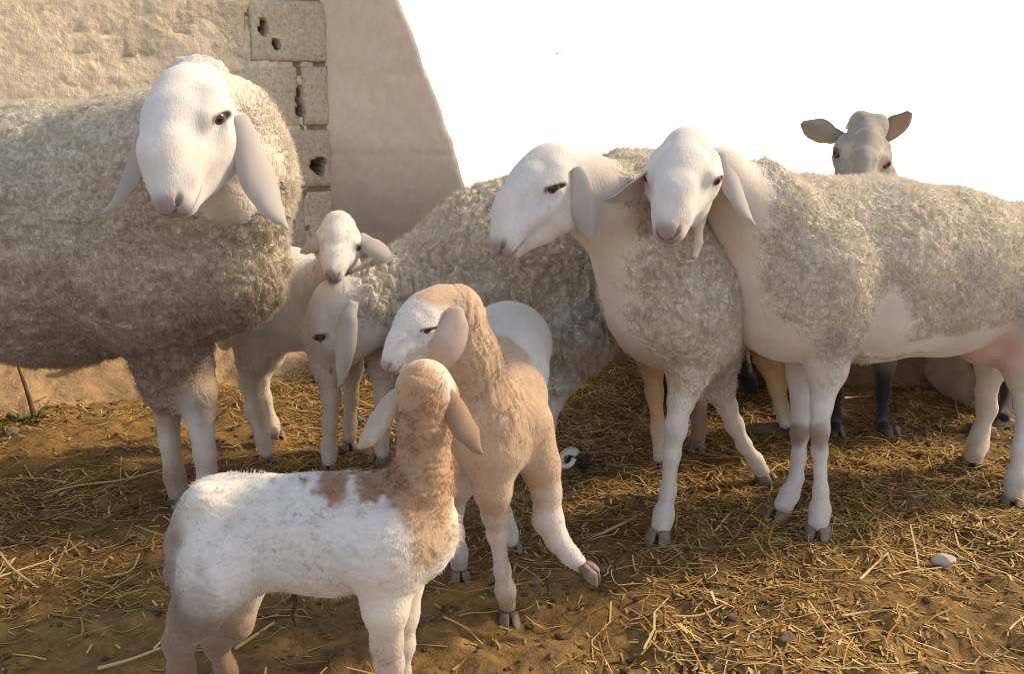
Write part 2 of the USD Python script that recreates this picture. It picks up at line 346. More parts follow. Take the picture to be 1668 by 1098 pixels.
# ---------------------------------------------------------------- coats
def billow(p, seed):
    return np.abs(2 * meshkit.noise(p, seed) - 1)
def fleece_relief(v, freq, stretch, seed, warp=0.5):
    """Height of the wool between 0 (crack) and 1 (top of a lock)."""
    q = v * np.asarray(stretch) * freq
    q = q + warp * (np.stack([meshkit.noise(v * freq * .55 + 17.1 * i, seed + i) for i in range(3)], 1) - .5) * 2
    h = .66 * billow(q, seed + 3) ** .62 + .34 * billow(q * 2.07 + 5.5, seed + 4) ** .6
    return h
def hair(v, f, nrm, col, dens, length, lie, spread, seed, segs=4, curl=0.0, flow=None, mask=None, clump=0.0, vary=.14, streak=0.0):
    """Roots over the faces (dens per square metre, times mask); returns points (n, segs, 3) and colours."""
    rng = np.random.default_rng(seed)
    A = np.linalg.norm(np.cross(v[f[:, 1]] - v[f[:, 0]], v[f[:, 2]] - v[f[:, 0]]), axis=1) / 2
    m = np.ones(len(v)) if mask is None else mask
    w = A * m[f].mean(1); n = int(dens * w.sum()); fi = rng.choice(len(f), n, p=w / w.sum())
    b = rng.dirichlet((1, 1, 1), n)[:, :, None]; tri = f[fi]
    P, N, C, Mk = (v[tri] * b).sum(1), (nrm[tri] * b).sum(1), (col[tri] * b).sum(1), (m[tri] * b[..., 0]).sum(1)
    N /= np.linalg.norm(N, axis=1, keepdims=True)
    G = np.broadcast_to(np.array([0, 0, -1.0]) if flow is None else np.asarray(flow, float), N.shape) if not callable(flow) else flow(P)
    G = G - N * (G * N).sum(1, keepdims=True); G /= np.linalg.norm(G, axis=1, keepdims=True) + .3
    if clump: G = G + clump * (np.stack([meshkit.noise(P * 55 + 9.7 * i, seed + i) for i in range(3)], 1) - .5) * 2
    dirn = N * (1 - lie) + G * lie + rng.normal(0, spread, N.shape); dirn /= np.linalg.norm(dirn, axis=1, keepdims=True)
    l = length * (.55 + .75 * rng.random(n)) * np.clip(Mk, .25, 1)
    t = np.linspace(0, 1, segs)
    pts = P[:, None] - N[:, None] * .0008 + (dirn[:, None] * t[None, :, None] + (G * lie * .6)[:, None] * (t ** 2)[None, :, None]) * l[:, None, None]
    if curl:
        s1 = np.cross(dirn, N + .01); s1 /= np.linalg.norm(s1, axis=1, keepdims=True) + 1e-9
        ph = rng.random(n) * 6.28
        pts += (s1[:, None] * np.sin(t[None] * 7 + ph[:, None])[..., None] + N[:, None] * np.cos(t[None] * 7 + ph[:, None])[..., None]) * (curl * t[None, :, None])
    C = C * (1 - vary + 2 * vary * rng.random((n, 1))) * (1 + streak * (meshkit.noise(P * [160, 160, 30], seed) - .5)[:, None])
    return pts, C
# ---------------------------------------------------------------- materials
L_ = "/World/Looks/"
def simple(name, col, rough=.8, spec=.3, scale=30, vary=.25, bump=.2, dist=.004, bscale=None, **kw):
    """A principled surface whose colour and relief vary with noise in object space."""
    usdkit.material(stage, L_ + name, {
        "tc": ("texture_coordinate", {}), "n1": ("noise_texture", {"scale": scale, "detail": 5.0, "roughness": .6}), "n2": ("noise_texture", {"scale": bscale or scale * 5, "detail": 4.0, "roughness": .65}),
        "r": ("rgb_ramp", {"ramp": [(.3, [c * (1 - vary) for c in col]), (.7, [min(1, c * (1 + vary)) for c in col])]}),
        "b": ("bump", {"strength": bump, "distance": dist}), "p": ("principled_bsdf", {"roughness": rough, "specular_ior_level": spec, **kw})},
        [("tc.object", "n1.vector"), ("tc.object", "n2.vector"), ("n1.fac", "r.fac"), ("r.color", "p.base_color"), ("n2.fac", "b.height"), ("b.normal", "p.normal")], surface="p.BSDF")
usdkit.material(stage, L_ + "coat", {
    "a": ("attribute", {"attribute": "tint"}), "w": ("attribute", {"attribute": "wool"}), "g": ("texture_coordinate", {}),
    "n": ("noise_texture", {"scale": 160.0, "detail": 3.0, "roughness": .6}), "m": ("map_range", {"from_min": .3, "from_max": .7, "to_min": .95, "to_max": 1.05}),
    "c": ("vector_math", {"math_type": "scale"}), "fm": ("mapping", {"scale": (1.0, 1.0, .3)}), "f": ("noise_texture", {"scale": 380.0, "detail": 2.0, "roughness": .6}),
    "mp": ("mapping", {"scale": (1.0, 1.0, .62)}), "k1": ("noise_texture", {"scale": 135.0, "detail": 1.5, "roughness": .55, "distortion": .6}), "s1": ("math", {"math_type": "subtract", "value2": .5}), "a1": ("math", {"math_type": "absolute"}), "p1": ("math", {"math_type": "power", "value2": .5}),
    "wm": ("math", {"math_type": "multiply"}), "hh": ("math", {"math_type": "multiply_add", "value2": .08}), "b": ("bump", {"distance": .011, "strength": .8}),
    "p": ("principled_bsdf", {"roughness": .85, "specular_ior_level": .15, "sheen_weight": .25, "sheen_roughness": .5})},
    [("g.object", "n.vector"), ("g.object", "fm.vector"), ("fm.vector", "f.vector"), ("n.fac", "m.value"), ("a.color", "c.vector1"), ("m.result", "c.scale"), ("c.vector", "p.base_color"), ("g.object", "mp.vector"), ("mp.vector", "k1.vector"), ("k1.fac", "s1.value1"), ("s1.value", "a1.value1"), ("a1.value", "p1.value1"), ("p1.value", "wm.value1"), ("w.fac", "wm.value2"), ("f.fac", "hh.value1"), ("wm.value", "hh.value3"), ("hh.value", "b.height"), ("b.normal", "p.normal")], surface="p.BSDF")
usdkit.material(stage, L_ + "hair", {"a": ("attribute", {"attribute": "tint"}), "p": ("principled_bsdf", {"roughness": .7, "specular_ior_level": .2}), "t": ("translucent_bsdf", {}), "x": ("mix_closure", {"fac": .3})},
    [("a.color", "p.base_color"), ("a.color", "t.color"), ("p.BSDF", "x.closure1"), ("t.BSDF", "x.closure2")], surface="x.closure")
usdkit.material(stage, L_ + "ear_skin", {"a": ("attribute", {"attribute": "tint"}), "g": ("texture_coordinate", {}), "f": ("noise_texture", {"scale": 350.0, "detail": 3.0}), "b": ("bump", {"strength": .2, "distance": .003}),
    "p": ("principled_bsdf", {"roughness": .8, "specular_ior_level": .2, "sheen_weight": .2}), "h": ("hsv", {"saturation": 1.25, "value": 1.0}), "t": ("translucent_bsdf", {}), "x": ("mix_closure", {"fac": .42})},
    [("g.object", "f.vector"), ("f.fac", "b.height"), ("b.normal", "p.normal"), ("a.color", "p.base_color"), ("a.color", "h.color"), ("h.color", "t.color"), ("p.BSDF", "x.closure1"), ("t.BSDF", "x.closure2")], surface="x.closure")
usdkit.material(stage, L_ + "eyeball", {"a": ("attribute", {"attribute": "tint"}), "p": ("principled_bsdf", {"roughness": .22, "specular_ior_level": .35})}, [("a.color", "p.base_color")], surface="p.BSDF")
usdkit.material(stage, L_ + "straw", {"a": ("attribute", {"attribute": "tint"}), "p": ("principled_bsdf", {"roughness": .5, "specular_ior_level": .4}), "t": ("translucent_bsdf", {}), "x": ("mix_closure", {"fac": .2})},
    [("a.color", "p.base_color"), ("a.color", "t.color"), ("p.BSDF", "x.closure1"), ("t.BSDF", "x.closure2")], surface="x.closure")
simple("horn", (.16, .12, .09), .6, .4, 60, .45, .3, .002)
simple("dark_horn", (.03, .026, .022), .6, .4, 60, .4, .3, .002)
simple("pale_horn", (.42, .38, .28), .5, .4, 60, .25, .3, .002)
simple("dark_skin", (.05, .025, .02), .6, .4, 90, .4, .4, .002)
simple("stone_white", (.42, .38, .33), .85, .2, 30, .18, .5, .004)
simple("stone_grey", (.15, .115, .08), .9, .2, 25, .35, .6, .005)
simple("slab", (.36, .29, .21), .9, .2, 9, .25, .6, .006, 60)
simple("twig", (.10, .06, .035), .85, .2, 60, .4, .5, .003)
simple("stick", (.36, .21, .085), .75, .2, 40, .35, .5, .003)
simple("weed", (.075, .09, .035), .7, .3, 60, .35, .2, .002)
simple("clod", (.085, .055, .032), .95, .15, 40, .4, .8, .006)
simple("plastic", (.62, .61, .58), .45, .4, 40, .12, .15, .002)
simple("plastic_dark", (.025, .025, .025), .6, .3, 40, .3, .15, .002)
simple("feather", (.8, .79, .77), .8, .2, 40, .1, .1, .002)
# block wall: gritty concrete blocks; plaster: smeared mortar; buttress: cast concrete, darker towards its foot
def gritty(name, light, dark, scale, pits, bump, big=4.0, foot=None):
    n = {"g": ("geometry", {}), "n1": ("noise_texture", {"scale": big, "detail": 6.0, "roughness": .65}), "r": ("rgb_ramp", {"ramp": [(.28, dark), (.5, [(a + b) / 2 for a, b in zip(light, dark)]), (.72, light)]}),
         "n2": ("noise_texture", {"scale": scale, "detail": 5.0, "roughness": .7}), "v": ("voronoi_texture", {"scale": pits}), "vm": ("map_range", {"from_min": .0, "from_max": .32, "to_min": 0.0, "to_max": 1.0, "clamp": True}),
         "h": ("math", {"math_type": "multiply_add", "value2": .35}), "b": ("bump", {"strength": bump, "distance": .012}), "sp": ("map_range", {"from_min": .35, "from_max": .65, "to_min": .75, "to_max": 1.15}),
         "c": ("vector_math", {"math_type": "scale"}), "p": ("principled_bsdf", {"roughness": .92, "specular_ior_level": .15})}
    l = [("g.position", "n1.vector"), ("g.position", "n2.vector"), ("g.position", "v.vector"), ("n1.fac", "r.fac"), ("v.distance", "vm.value"), ("vm.result", "h.value1"), ("n2.fac", "h.value3"), ("h.value", "b.height"), ("b.normal", "p.normal"),
         ("n2.fac", "sp.value"), ("r.color", "c.vector1"), ("sp.result", "c.scale")]
    if foot:
        n["sp"][1].update(to_min=.93, to_max=1.05)
        n |= {"s": ("separate_xyz", {}), "w": ("noise_texture", {"scale": 2.2, "detail": 5.0, "roughness": .6}), "zz": ("math", {"math_type": "multiply_add", "value2": -.55}), "fm": ("map_range", {"from_min": foot[1], "from_max": foot[2], "to_min": 1.0, "to_max": 0.0, "clamp": True}), "mx": ("mix_color", {"b": foot[0]})}
        l += [("g.position", "s.vector"), ("g.position", "w.vector"), ("w.fac", "zz.value1"), ("s.z", "zz.value3"), ("zz.value", "fm.value"), ("fm.result", "mx.fac"), ("c.vector", "mx.a"), ("mx.result", "p.base_color")]
    else: l.append(("c.vector", "p.base_color"))
    usdkit.material(stage, L_ + name, n, l, surface="p.BSDF")
gritty("block_a", (.64, .54, .39), (.49, .405, .285), 90, 70, .9)
gritty("block_b", (.61, .515, .38), (.46, .38, .275), 100, 80, .9)
gritty("mortar", (.29, .235, .16), (.19, .15, .10), 80, 60, .8)
gritty("plaster", (.68, .57, .42), (.53, .44, .315), 45, 26, .75, 3.0)
gritty("concrete", (.56, .47, .36), (.50, .41, .315), 40, 30, .10, 2.2, ((.25, .205, .155), .02, .42))
gritty("mud", (.26, .165, .10), (.14, .085, .05), 30, 26, 1.0, 5.0)
usdkit.material(stage, L_ + "dirt", {
    "g": ("geometry", {}), "n1": ("noise_texture", {"scale": 2.4, "detail": 5.0, "roughness": .6}), "r": ("rgb_ramp", {"ramp": [(.32, (.11, .074, .034)), (.47, (.185, .113, .043)), (.6, (.245, .145, .05)), (.72, (.16, .113, .052))]}),
    "n2": ("noise_texture", {"scale": 34.0, "detail": 6.0, "roughness": .7}), "m": ("map_range", {"from_min": .3, "from_max": .7, "to_min": .5, "to_max": 1.35}), "c": ("vector_math", {"math_type": "scale"}),
    "n3": ("noise_texture", {"scale": 120.0, "detail": 4.0, "roughness": .7}), "h": ("math", {"math_type": "multiply_add", "value2": .4}), "b": ("bump", {"strength": .9, "distance": .012}), "p": ("principled_bsdf", {"roughness": .95, "specular_ior_level": .15})},
    [("g.position", "n1.vector"), ("g.position", "n2.vector"), ("g.position", "n3.vector"), ("n1.fac", "r.fac"), ("n2.fac", "m.value"), ("r.color", "c.vector1"), ("m.result", "c.scale"), ("c.vector", "p.base_color"), ("n3.fac", "h.value1"), ("n2.fac", "h.value3"), ("h.value", "b.height"), ("b.normal", "p.normal")], surface="p.BSDF")

# ---------------------------------------------------------------- light
dome = UsdLux.DomeLight.Define(stage, "/World/sky")
UsdShade.MaterialBindingAPI.Apply(dome.GetPrim()).Bind(UsdShade.Material.Get(stage, L_ + "sky")); meta(dome.GetPrim(), kind="structure")
sun = UsdLux.DistantLight.Define(stage, "/World/sun")
sun.CreateAngleAttr(SUN_ANGLE); sun.CreateIntensityAttr(SUN_POWER); sun.CreateNormalizeAttr(True); sun.CreateColorAttr(Gf.Vec3f(*SUN_COL))
zx = np.cross([0, 0, 1.0], SUN); zx /= np.linalg.norm(zx); zy = np.cross(SUN, zx)
sun.AddTransformOp().Set(Gf.Matrix4d(*zx, 0, *zy, 0, *SUN, 0, 0, 0, 5, 1))

# ---------------------------------------------------------------- ground
CORNER = np.array([-.62, 3.5]); WD = unit([-.862, -.507, 0])[:2]; WN = np.array([-WD[1], WD[0]]) * -1
if WN[1] > 0: WN = -WN
def bank_y(x): return 2.88 - .25 * np.clip((x - .45) / .45, 0, 1)
def height(x, y):
    p = np.stack([x, y, np.zeros_like(x)], -1)
    h = .05 * (meshkit.fbm(p * 1.3, 2, 1) - .5) + .028 * (meshkit.fbm(p * 6, 3, 2) - .5) + 0.020 * (meshkit.noise(p * 22, 4) ** 1.5 - .35) + .011 * (meshkit.noise(p * 48, 6) - .5)
    near = np.exp(-((x / 2.2) ** 2 + ((y - 1.8) / 2.6) ** 2) * .6); h = h * (.25 + .75 * near)
    dw = (x - CORNER[0]) * WN[0] + (y - CORNER[1]) * WN[1]                 # distance in front of the block wall
    along = (x - CORNER[0]) * WD[0] + (y - CORNER[1]) * WD[1]
    h = h + .10 * np.clip(1 - dw / .34, 0, 1) ** 1.3 * np.clip(along / .5, 0, 1) * (dw > -.3) * (.7 + .6 * meshkit.noise(p * 7, 9))
    h = h + .05 * np.clip(1 - np.abs(y - bank_y(x)) / .3, 0, 1) * (x > -.3) * (.6 + .8 * meshkit.noise(p * 6, 12))
    return h - np.clip(y - 3.7, 0, None) * .145 * np.clip((y - 3.7) / 1.0, 0, 1)  # the yard lies on the brow of a hill
def axis_of(a, b, h, far):
    g = list(np.arange(a, b + h / 2, h)); s = h; lo, hi = [], []
    x = g[-1]
    while x < far[1]: s *= 1.22; x += s; hi.append(x)
    s, x = h, g[0]
    while x > far[0]: s *= 1.22; x -= s; lo.append(x)
    return np.array(lo[::-1] + g + hi)
gx, gy = axis_of(-2.1, 2.1, .011, (-900, 900)), axis_of(.75, 3.4, .011, (-300, 1500))
GX, GY = np.meshgrid(gx, gy, indexing="ij"); GZ = height(GX, GY)
ids = np.arange(GX.size).reshape(GX.shape); q = np.stack([ids[:-1, :-1], ids[1:, :-1], ids[1:, 1:], ids[:-1, 1:]], -1).reshape(-1, 4)
obj("ground", (np.stack([GX, GY, GZ], -1).reshape(-1, 3), np.vstack([q[:, [0, 1, 2]], q[:, [0, 2, 3]]])), "dirt", smooth=True, kind="structure")

# the bank of trodden mud heaped along the foot of the block wall
gritty("bank", (.36, .25, .14), (.22, .145, .08), 26, 22, 1.0, 4.0)
us, ds = np.arange(.12, 2.5, .014), np.linspace(-.03, .72, 52); UU, DD = np.meshgrid(us, ds, indexing="ij")
px_, py_ = CORNER[0] + WD[0] * UU + WN[0] * DD, CORNER[1] + WD[1] * UU + WN[1] * DD
pn = np.stack([px_, py_, px_ * 0], -1); top = np.clip(1 - DD / (.42 + .28 * meshkit.noise(pn * 3.1, 5)), -.3, 1)
zz_ = height(px_, py_) + (.24 * np.sign(top) * np.abs(top) ** 1.25 * (.75 + .5 * meshkit.fbm(pn * 5, 3, 6)) + .03 * (meshkit.fbm(pn * 15, 3, 7) - .5) * (top > 0)) * np.clip((UU - .12) / .35, 0, 1) - .012
i_ = np.arange(UU.size).reshape(UU.shape); q = np.stack([i_[:-1, :-1], i_[1:, :-1], i_[1:, 1:], i_[:-1, 1:]], -1).reshape(-1, 4)
F_ = np.vstack([q[:, [0, 1, 2]], q[:, [0, 2, 3]]]); V_ = np.stack([px_, py_, zz_], -1).reshape(-1, 3)
if np.cross(V_[F_[:, 1]] - V_[F_[:, 0]], V_[F_[:, 2]] - V_[F_[:, 0]])[:, 2].sum() < 0: F_ = F_[:, ::-1]
obj("mud_bank", (V_, F_), "bank", smooth=True, kind="structure")

# ---------------------------------------------------------------- block wall on the left
WROT = math.degrees(math.atan2(WD[1], WD[0]))
def on_wall(u, z, d):
    """u metres from the corner to the left, z up, d out of the wall."""
    u, z, d = np.broadcast_arrays(u, z, d)
    return np.stack([CORNER[0] + WD[0] * u + WN[0] * d, CORNER[1] + WD[1] * u + WN[1] * d, z], -1)
def wall_u(px, py):
    r = ray(px, py)[:2]; t = np.linalg.solve(np.array([r, -WD]).T, CORNER); return t[1], EYE + ray(px, py)[2] * t[0]
def grid_solid(us, zs, F, D, back):
    """A slab with front relief D(u, z) on a grid and a flat back."""
    U, Z = np.meshgrid(us, zs, indexing="ij"); n = U.size
    fr, bk = F(U, Z, D(U, Z)).reshape(-1, 3), F(U, Z, np.full(U.shape, back)).reshape(-1, 3)
    i = np.arange(n).reshape(U.shape); q = np.stack([i[:-1, :-1], i[1:, :-1], i[1:, 1:], i[:-1, 1:]], -1).reshape(-1, 4)
    ring = list(i[:, 0]) + list(i[-1, 1:]) + list(i[-2::-1, -1]) + list(i[0, -2:0:-1])
    s = np.array([[ring[k], ring[(k + 1) % len(ring)], n + ring[(k + 1) % len(ring)], n + ring[k]] for k in range(len(ring))])
    q = np.vstack([q, q[:, ::-1] + n, s[:, ::-1]])
    t = trimesh.Trimesh(np.vstack([fr, bk]), np.vstack([q[:, [0, 1, 2]], q[:, [0, 2, 3]]]), process=False); return np.array(t.vertices), outward(np.array(t.vertices), np.array(t.faces))
wall = thing("block_wall", "tall pale concrete block wall smeared with crumbling plaster behind the big ram", "wall", (*on_wall(1.0, 0, 0)[:2], 0))
HOLES = [(*wall_u(428, 44), .012, .024), (*wall_u(450, 72), .015, .017), (*wall_u(520, 272), .024, .027), (*wall_u(470, 268), .012, .022), (*wall_u(487, 160), .007, .045), (*wall_u(490, 180), .013, .014), (*wall_u(472, 362), .012, .02)]
def dug(u, z):
    """Broken-out holes: depth below the face."""
    p = np.stack([u, z, u * 0], -1); d = 0
    for hu, hz, ru, rz in HOLES:
        d = d - .13 * np.clip((1 - np.sqrt(((u - hu) / ru) ** 2 + ((z - hz) / rz) ** 2) - .7 * (meshkit.noise(p * 45, 8) - .5)) * 5, 0, 1)
    return d
z0 = wall_u(545, 104)[1]; COURSE = .212; row0 = z0 - 5 * COURSE
obj("mortar", grid_solid(np.r_[np.arange(-.02, .62, .008), np.linspace(.62, 2.6, 30)], np.r_[np.linspace(-.25, .2, 8), np.arange(.21, 1.25, .008), np.linspace(1.26, 2.2, 12)], on_wall, lambda u, z: -.013 + .004 * (meshkit.noise(np.stack([u * 60, z * 60, z * 0], -1)) - .5) + dug(u, z), -.2), "mortar", wall, smooth=True)
for r in range(-1, 11):
    zb = row0 + r * COURSE
    off = wall_u(405, 55)[0] if r % 2 == 1 else wall_u(490, 150)[0]
    k = -1
    while off + k * .41 < 2.6:
        ua, ub = max(off + k * .41, .004) + .006, min(off + (k + 1) * .41, 2.6) - .006; k += 1
        if ub - ua < .05: continue
        near = ua < .75 and -.1 < zb < 1.2
        st = .008 if near else .03
        seed = r * 31 + k; proud = .008 * (np.random.default_rng(seed + 100).random() - .5)
        za, zc = zb + .006, zb + COURSE - .007
        if zc < -.2: continue
        def front(u, z, ua=ua, ub=ub, za=za, zc=zc, proud=proud, seed=seed):
            p = np.stack([u, z, np.full(u.shape, seed * 3.1)], -1)
            e = np.minimum(np.minimum(u - ua, ub - u), np.minimum(z - za, zc - z))
            d = proud + .010 * (meshkit.fbm(p * 22, 3, seed) - .5) + .005 * (meshkit.noise(p * 70, seed) - .5) - .012 * np.clip(1 - e / (.012 + .03 * meshkit.noise(p * 18, 5)), 0, 1) ** 2
            return d + dug(u, z)
        obj("concrete_block", grid_solid(np.linspace(ua, ub, max(3, int((ub - ua) / st) + 1)), np.linspace(za, zc, max(3, int(.2 / st) + 1)), on_wall, front, -.15), "block_a" if seed % 3 else "block_b", wall, smooth=True)
def plaster(u, z):
    p = np.stack([u, z, u * 0], -1)
    cover = np.clip((u - .30) * 2.2, -1, .5) + 1.1 * (meshkit.fbm(p * 3.1, 4, 21) - .47) + .25 * (meshkit.fbm(p * 11, 3, 24) - .5)
    patch = .55 - np.sqrt(((u - wall_u(425, 110)[0]) / .16) ** 2 + ((z - wall_u(425, 110)[1]) / .07) ** 2)
    cover = np.maximum(cover, patch * .6 + .3 * (meshkit.fbm(p * 11, 3, 24) - .5))
    return -.012 + .022 * np.clip(cover * 2.5, 0, 1) + .011 * (meshkit.fbm(p * 5, 3, 22) - .5) * np.clip(cover * 3, 0, 1) + .007 * (meshkit.fbm(p * 26, 3, 23) - .5) - .006 * np.clip(1 - np.abs(meshkit.fbm(p * 4.2, 3, 29) - .5) * 60, 0, 1) + dug(u, z)
obj("plaster", grid_solid(np.arange(.06, 2.58, .0085), np.arange(-.2, 1.55, .0085), on_wall, plaster, -.148), "plaster", wall, smooth=True)

# ---------------------------------------------------------------- the sloping concrete buttress
edge_px = [(598, -150), (628, -60), (650, 0), (667, 42), (681, 78), (688, 105), (699, 130), (707, 152), (716, 178), (722, 200), (735, 228), (741, 252), (752, 285), (758, 305), (766, 330), (795, 440), (825, 560), (838, 660)]
BY = 3.42
BT = np.array([1.0, -.07]); BT /= np.linalg.norm(BT); BNn = np.array([BT[1], -BT[0]])
def but_s(px, py):
    r = ray(px, py)[:2]; t = np.linalg.solve(np.array([r, -BT]).T, CORNER); return t[1], EYE + ray(px, py)[2] * t[0]
E_ = np.array([but_s(*p) for p in edge_px]); E_ = E_[np.argsort(E_[:, 1])]
zz = np.arange(-.2, E_[-1, 1], .012)
right = np.interp(zz, E_[:, 1], E_[:, 0]) + .014 * (meshkit.fbm(np.stack([zz * 14, zz * 0, zz * 0], -1), 3, 3) - .5)
tt = np.linspace(0, 1, 60); Z_, T_ = np.meshgrid(zz, tt, indexing="ij"); S_ = -.03 + T_ * (right[:, None] + .03)
P_ = np.stack([S_, Z_, S_ * 0], -1)
boards = -.004 * np.clip(1 - np.abs(((Z_ + .03 + .01 * (meshkit.fbm(P_ * 6, 2, 2) - .5)) % .27) - .13) / .012, 0, 1)
D_ = .02 * (meshkit.fbm(P_ * 3, 3, 5) - .5) + .006 * (meshkit.fbm(P_ * 25, 3, 6) - .5) + boards - .01 * np.clip(1 - (right[:, None] - S_) / .02, 0, 1) ** 2
X_ = lambda d: np.stack([CORNER[0] + BT[0] * S_ + BNn[0] * d, CORNER[1] + BT[1] * S_ + BNn[1] * d, Z_], -1).reshape(-1, 3)
i_ = np.arange(S_.size).reshape(S_.shape); q = np.stack([i_[:-1, :-1], i_[1:, :-1], i_[1:, 1:], i_[:-1, 1:]], -1).reshape(-1, 4); n_ = S_.size
ring = list(i_[:, 0]) + list(i_[-1, 1:]) + list(i_[-2::-1, -1]) + list(i_[0, -2:0:-1])
s_ = np.array([[ring[k], ring[(k + 1) % len(ring)], n_ + ring[(k + 1) % len(ring)], n_ + ring[k]] for k in range(len(ring))]); q = np.vstack([q, q[:, ::-1] + n_, s_])
tb = trimesh.Trimesh(np.vstack([X_(D_), X_(np.full(S_.shape, -.22)) - np.outer((T_ ** 3 * .12).ravel(), [BT[0], BT[1], 0])]), np.vstack([q[:, [0, 1, 2]], q[:, [0, 2, 3]]]), process=False); trimesh.repair.fix_normals(tb)
meta(obj("concrete_buttress", tb, "concrete", smooth=50), "smooth grey brown concrete wall with a slanting broken edge, against the sky", "wall")

# ---------------------------------------------------------------- low mud wall behind the flock, slab, stones
xs, ss = np.arange(-.25, 3.4, .02), np.linspace(0, 1, 40)
XX, SS = np.meshgrid(xs, ss, indexing="ij")
prof = np.array([(-.02, -.25), (-.02, -.1), (0, .05), (.02, .2), (.05, .30), (.12, .35), (.25, .36), (.36, .32), (.4, .1), (.4, -.3)])
ps = np.linspace(0, 1, len(prof)); dy, dz = np.interp(SS, ps, prof[:, 0]), np.interp(SS, ps, prof[:, 1])
P_ = np.stack([XX, bank_y(XX) + dy, dz], -1); dn = .09 * (meshkit.fbm(P_ * 4.5, 3, 61) - .5) + .04 * (meshkit.fbm(P_ * 17, 3, 62) - .5)
P_[..., 1] -= dn; P_[..., 2] += dn * .6 * (dz > .2)
i_ = np.arange(XX.size).reshape(XX.shape); q = np.stack([i_[:-1, :-1], i_[1:, :-1], i_[1:, 1:], i_[:-1, 1:]], -1).reshape(-1, 4)
cap = [list(i_[0, :]), list(i_[-1, ::-1])]
F_ = np.vstack([q[:, [0, 1, 2]], q[:, [0, 2, 3]]] + [np.array([[c[0], c[k], c[k + 1]] for k in range(1, len(c) - 1)]) for c in cap])
tb = trimesh.Trimesh(P_.reshape(-1, 3), F_, process=False); trimesh.repair.fix_normals(tb)
meta(obj("mud_wall", tb, "mud", smooth=60), "low dark brown mud wall running behind the flock's legs", "wall")
def rock(c, r, seed, flat=(1, 1, .7), rough=.35, sub=3):
    m = trimesh.creation.icosphere(sub, 1.0); v = np.array(m.vertices); rg = np.random.default_rng(seed)
    for _ in range(9):                                             # chip flat facets
        n = unit(rg.normal(size=3)); d = .62 + .3 * rg.random(); s = v @ n; v = v - np.outer(np.clip(s - d, 0, None), n)
    v = v * (1 + rough * (meshkit.fbm(v * 1.7 + seed * 3.3, 3, seed) - .5)[:, None]) * np.asarray(flat)
    a = rg.random() * 6.28; R = np.array([[math.cos(a), -math.sin(a), 0], [math.sin(a), math.cos(a), 0], [0, 0, 1]])
    return (v @ R.T) * r + c, np.array(m.faces)
def on_ground(px, py):
    P = ground_at(px, py)
    for _ in range(3): P = ground_at(px, py, float(height(P[0:1], P[1:2])[0]))
    return P
P = on_ground(1562, 648); v_, f_ = rock(np.zeros(3), .17, 5, (1, .3, .75), .2)
meta(obj("stone_slab", (v_ + P + [0, .02, .07], f_), "slab", smooth=35), "pale flat stone slab leaning on the mud wall under the ewe's udder", "stone")
P = on_ground(1537, 922); meta(obj("white_stone", rock(P + [0, 0, .008], .020, 8, (1.1, .9, .75), .3), "stone_white", smooth=35), "whitish stone lying on bare dirt in the right foreground", "stone")
P = on_ground(1250, 703); meta(obj("flat_stone", rock(P + [0, 0, .006], .055, 12, (1.2, .8, .3), .3), "stone_grey", smooth=35), "flat grey stone lying before the mud wall, beside the ewe's front legs", "stone")
for k, (px, py, r, where) in enumerate([(232, 878, .015, "left of the speckled lamb's rump"), (1176, 972, .016, "in the right foreground below the two ewes' hooves"), (1282, 1040, .014, "near the bottom edge, right of the middle"), (1305, 765, .014, "beside the right ewe's front leg"),
        (690, 1010, .017, "between the speckled lamb's chest and the tan lamb's hoof"), (470, 690, .015, "between the white lamb's legs"), (590, 690, .014, "behind the speckled lamb's ear"), (20, 705, .022, "at the left edge below the green weed"),
        (133, 681, .013, "on the dirt slope left of the ram's legs"), (1235, 792, .013, "under the middle ewe's stretched hoof"), (990, 840, .013, "right of the tan lamb's lifted hoof"), (1440, 800, .013, "under the right ewe's belly")]):
    meta(obj("pebble", rock(on_ground(px, py) + [0, 0, r * .05], r * .85, 40 + k, (1.2, 1, .7), .5, 2), "stone_grey", smooth=False), "small grey brown stone " + where, "stone", "small stones scattered over the yard")
r2 = np.random.default_rng(31); grit = []
for k in range(170):
    y = r2.uniform(1.1, 3.0); x = r2.uniform(-.56, .56) * y; r = .002 + .008 * r2.random() ** 2
    v_, f_ = rock(np.zeros(3), r, 90 + k, (1.2, 1, .7), .5, 1); grit.append((v_ + [x, y, float(height(np.array([x]), np.array([y]))[0]) + r * .2], f_))
meta(obj("gravel", join(grit), "stone_grey", smooth=False), "fine gravel strewn thinly over the yard's dirt", "gravel", kind="stuff")

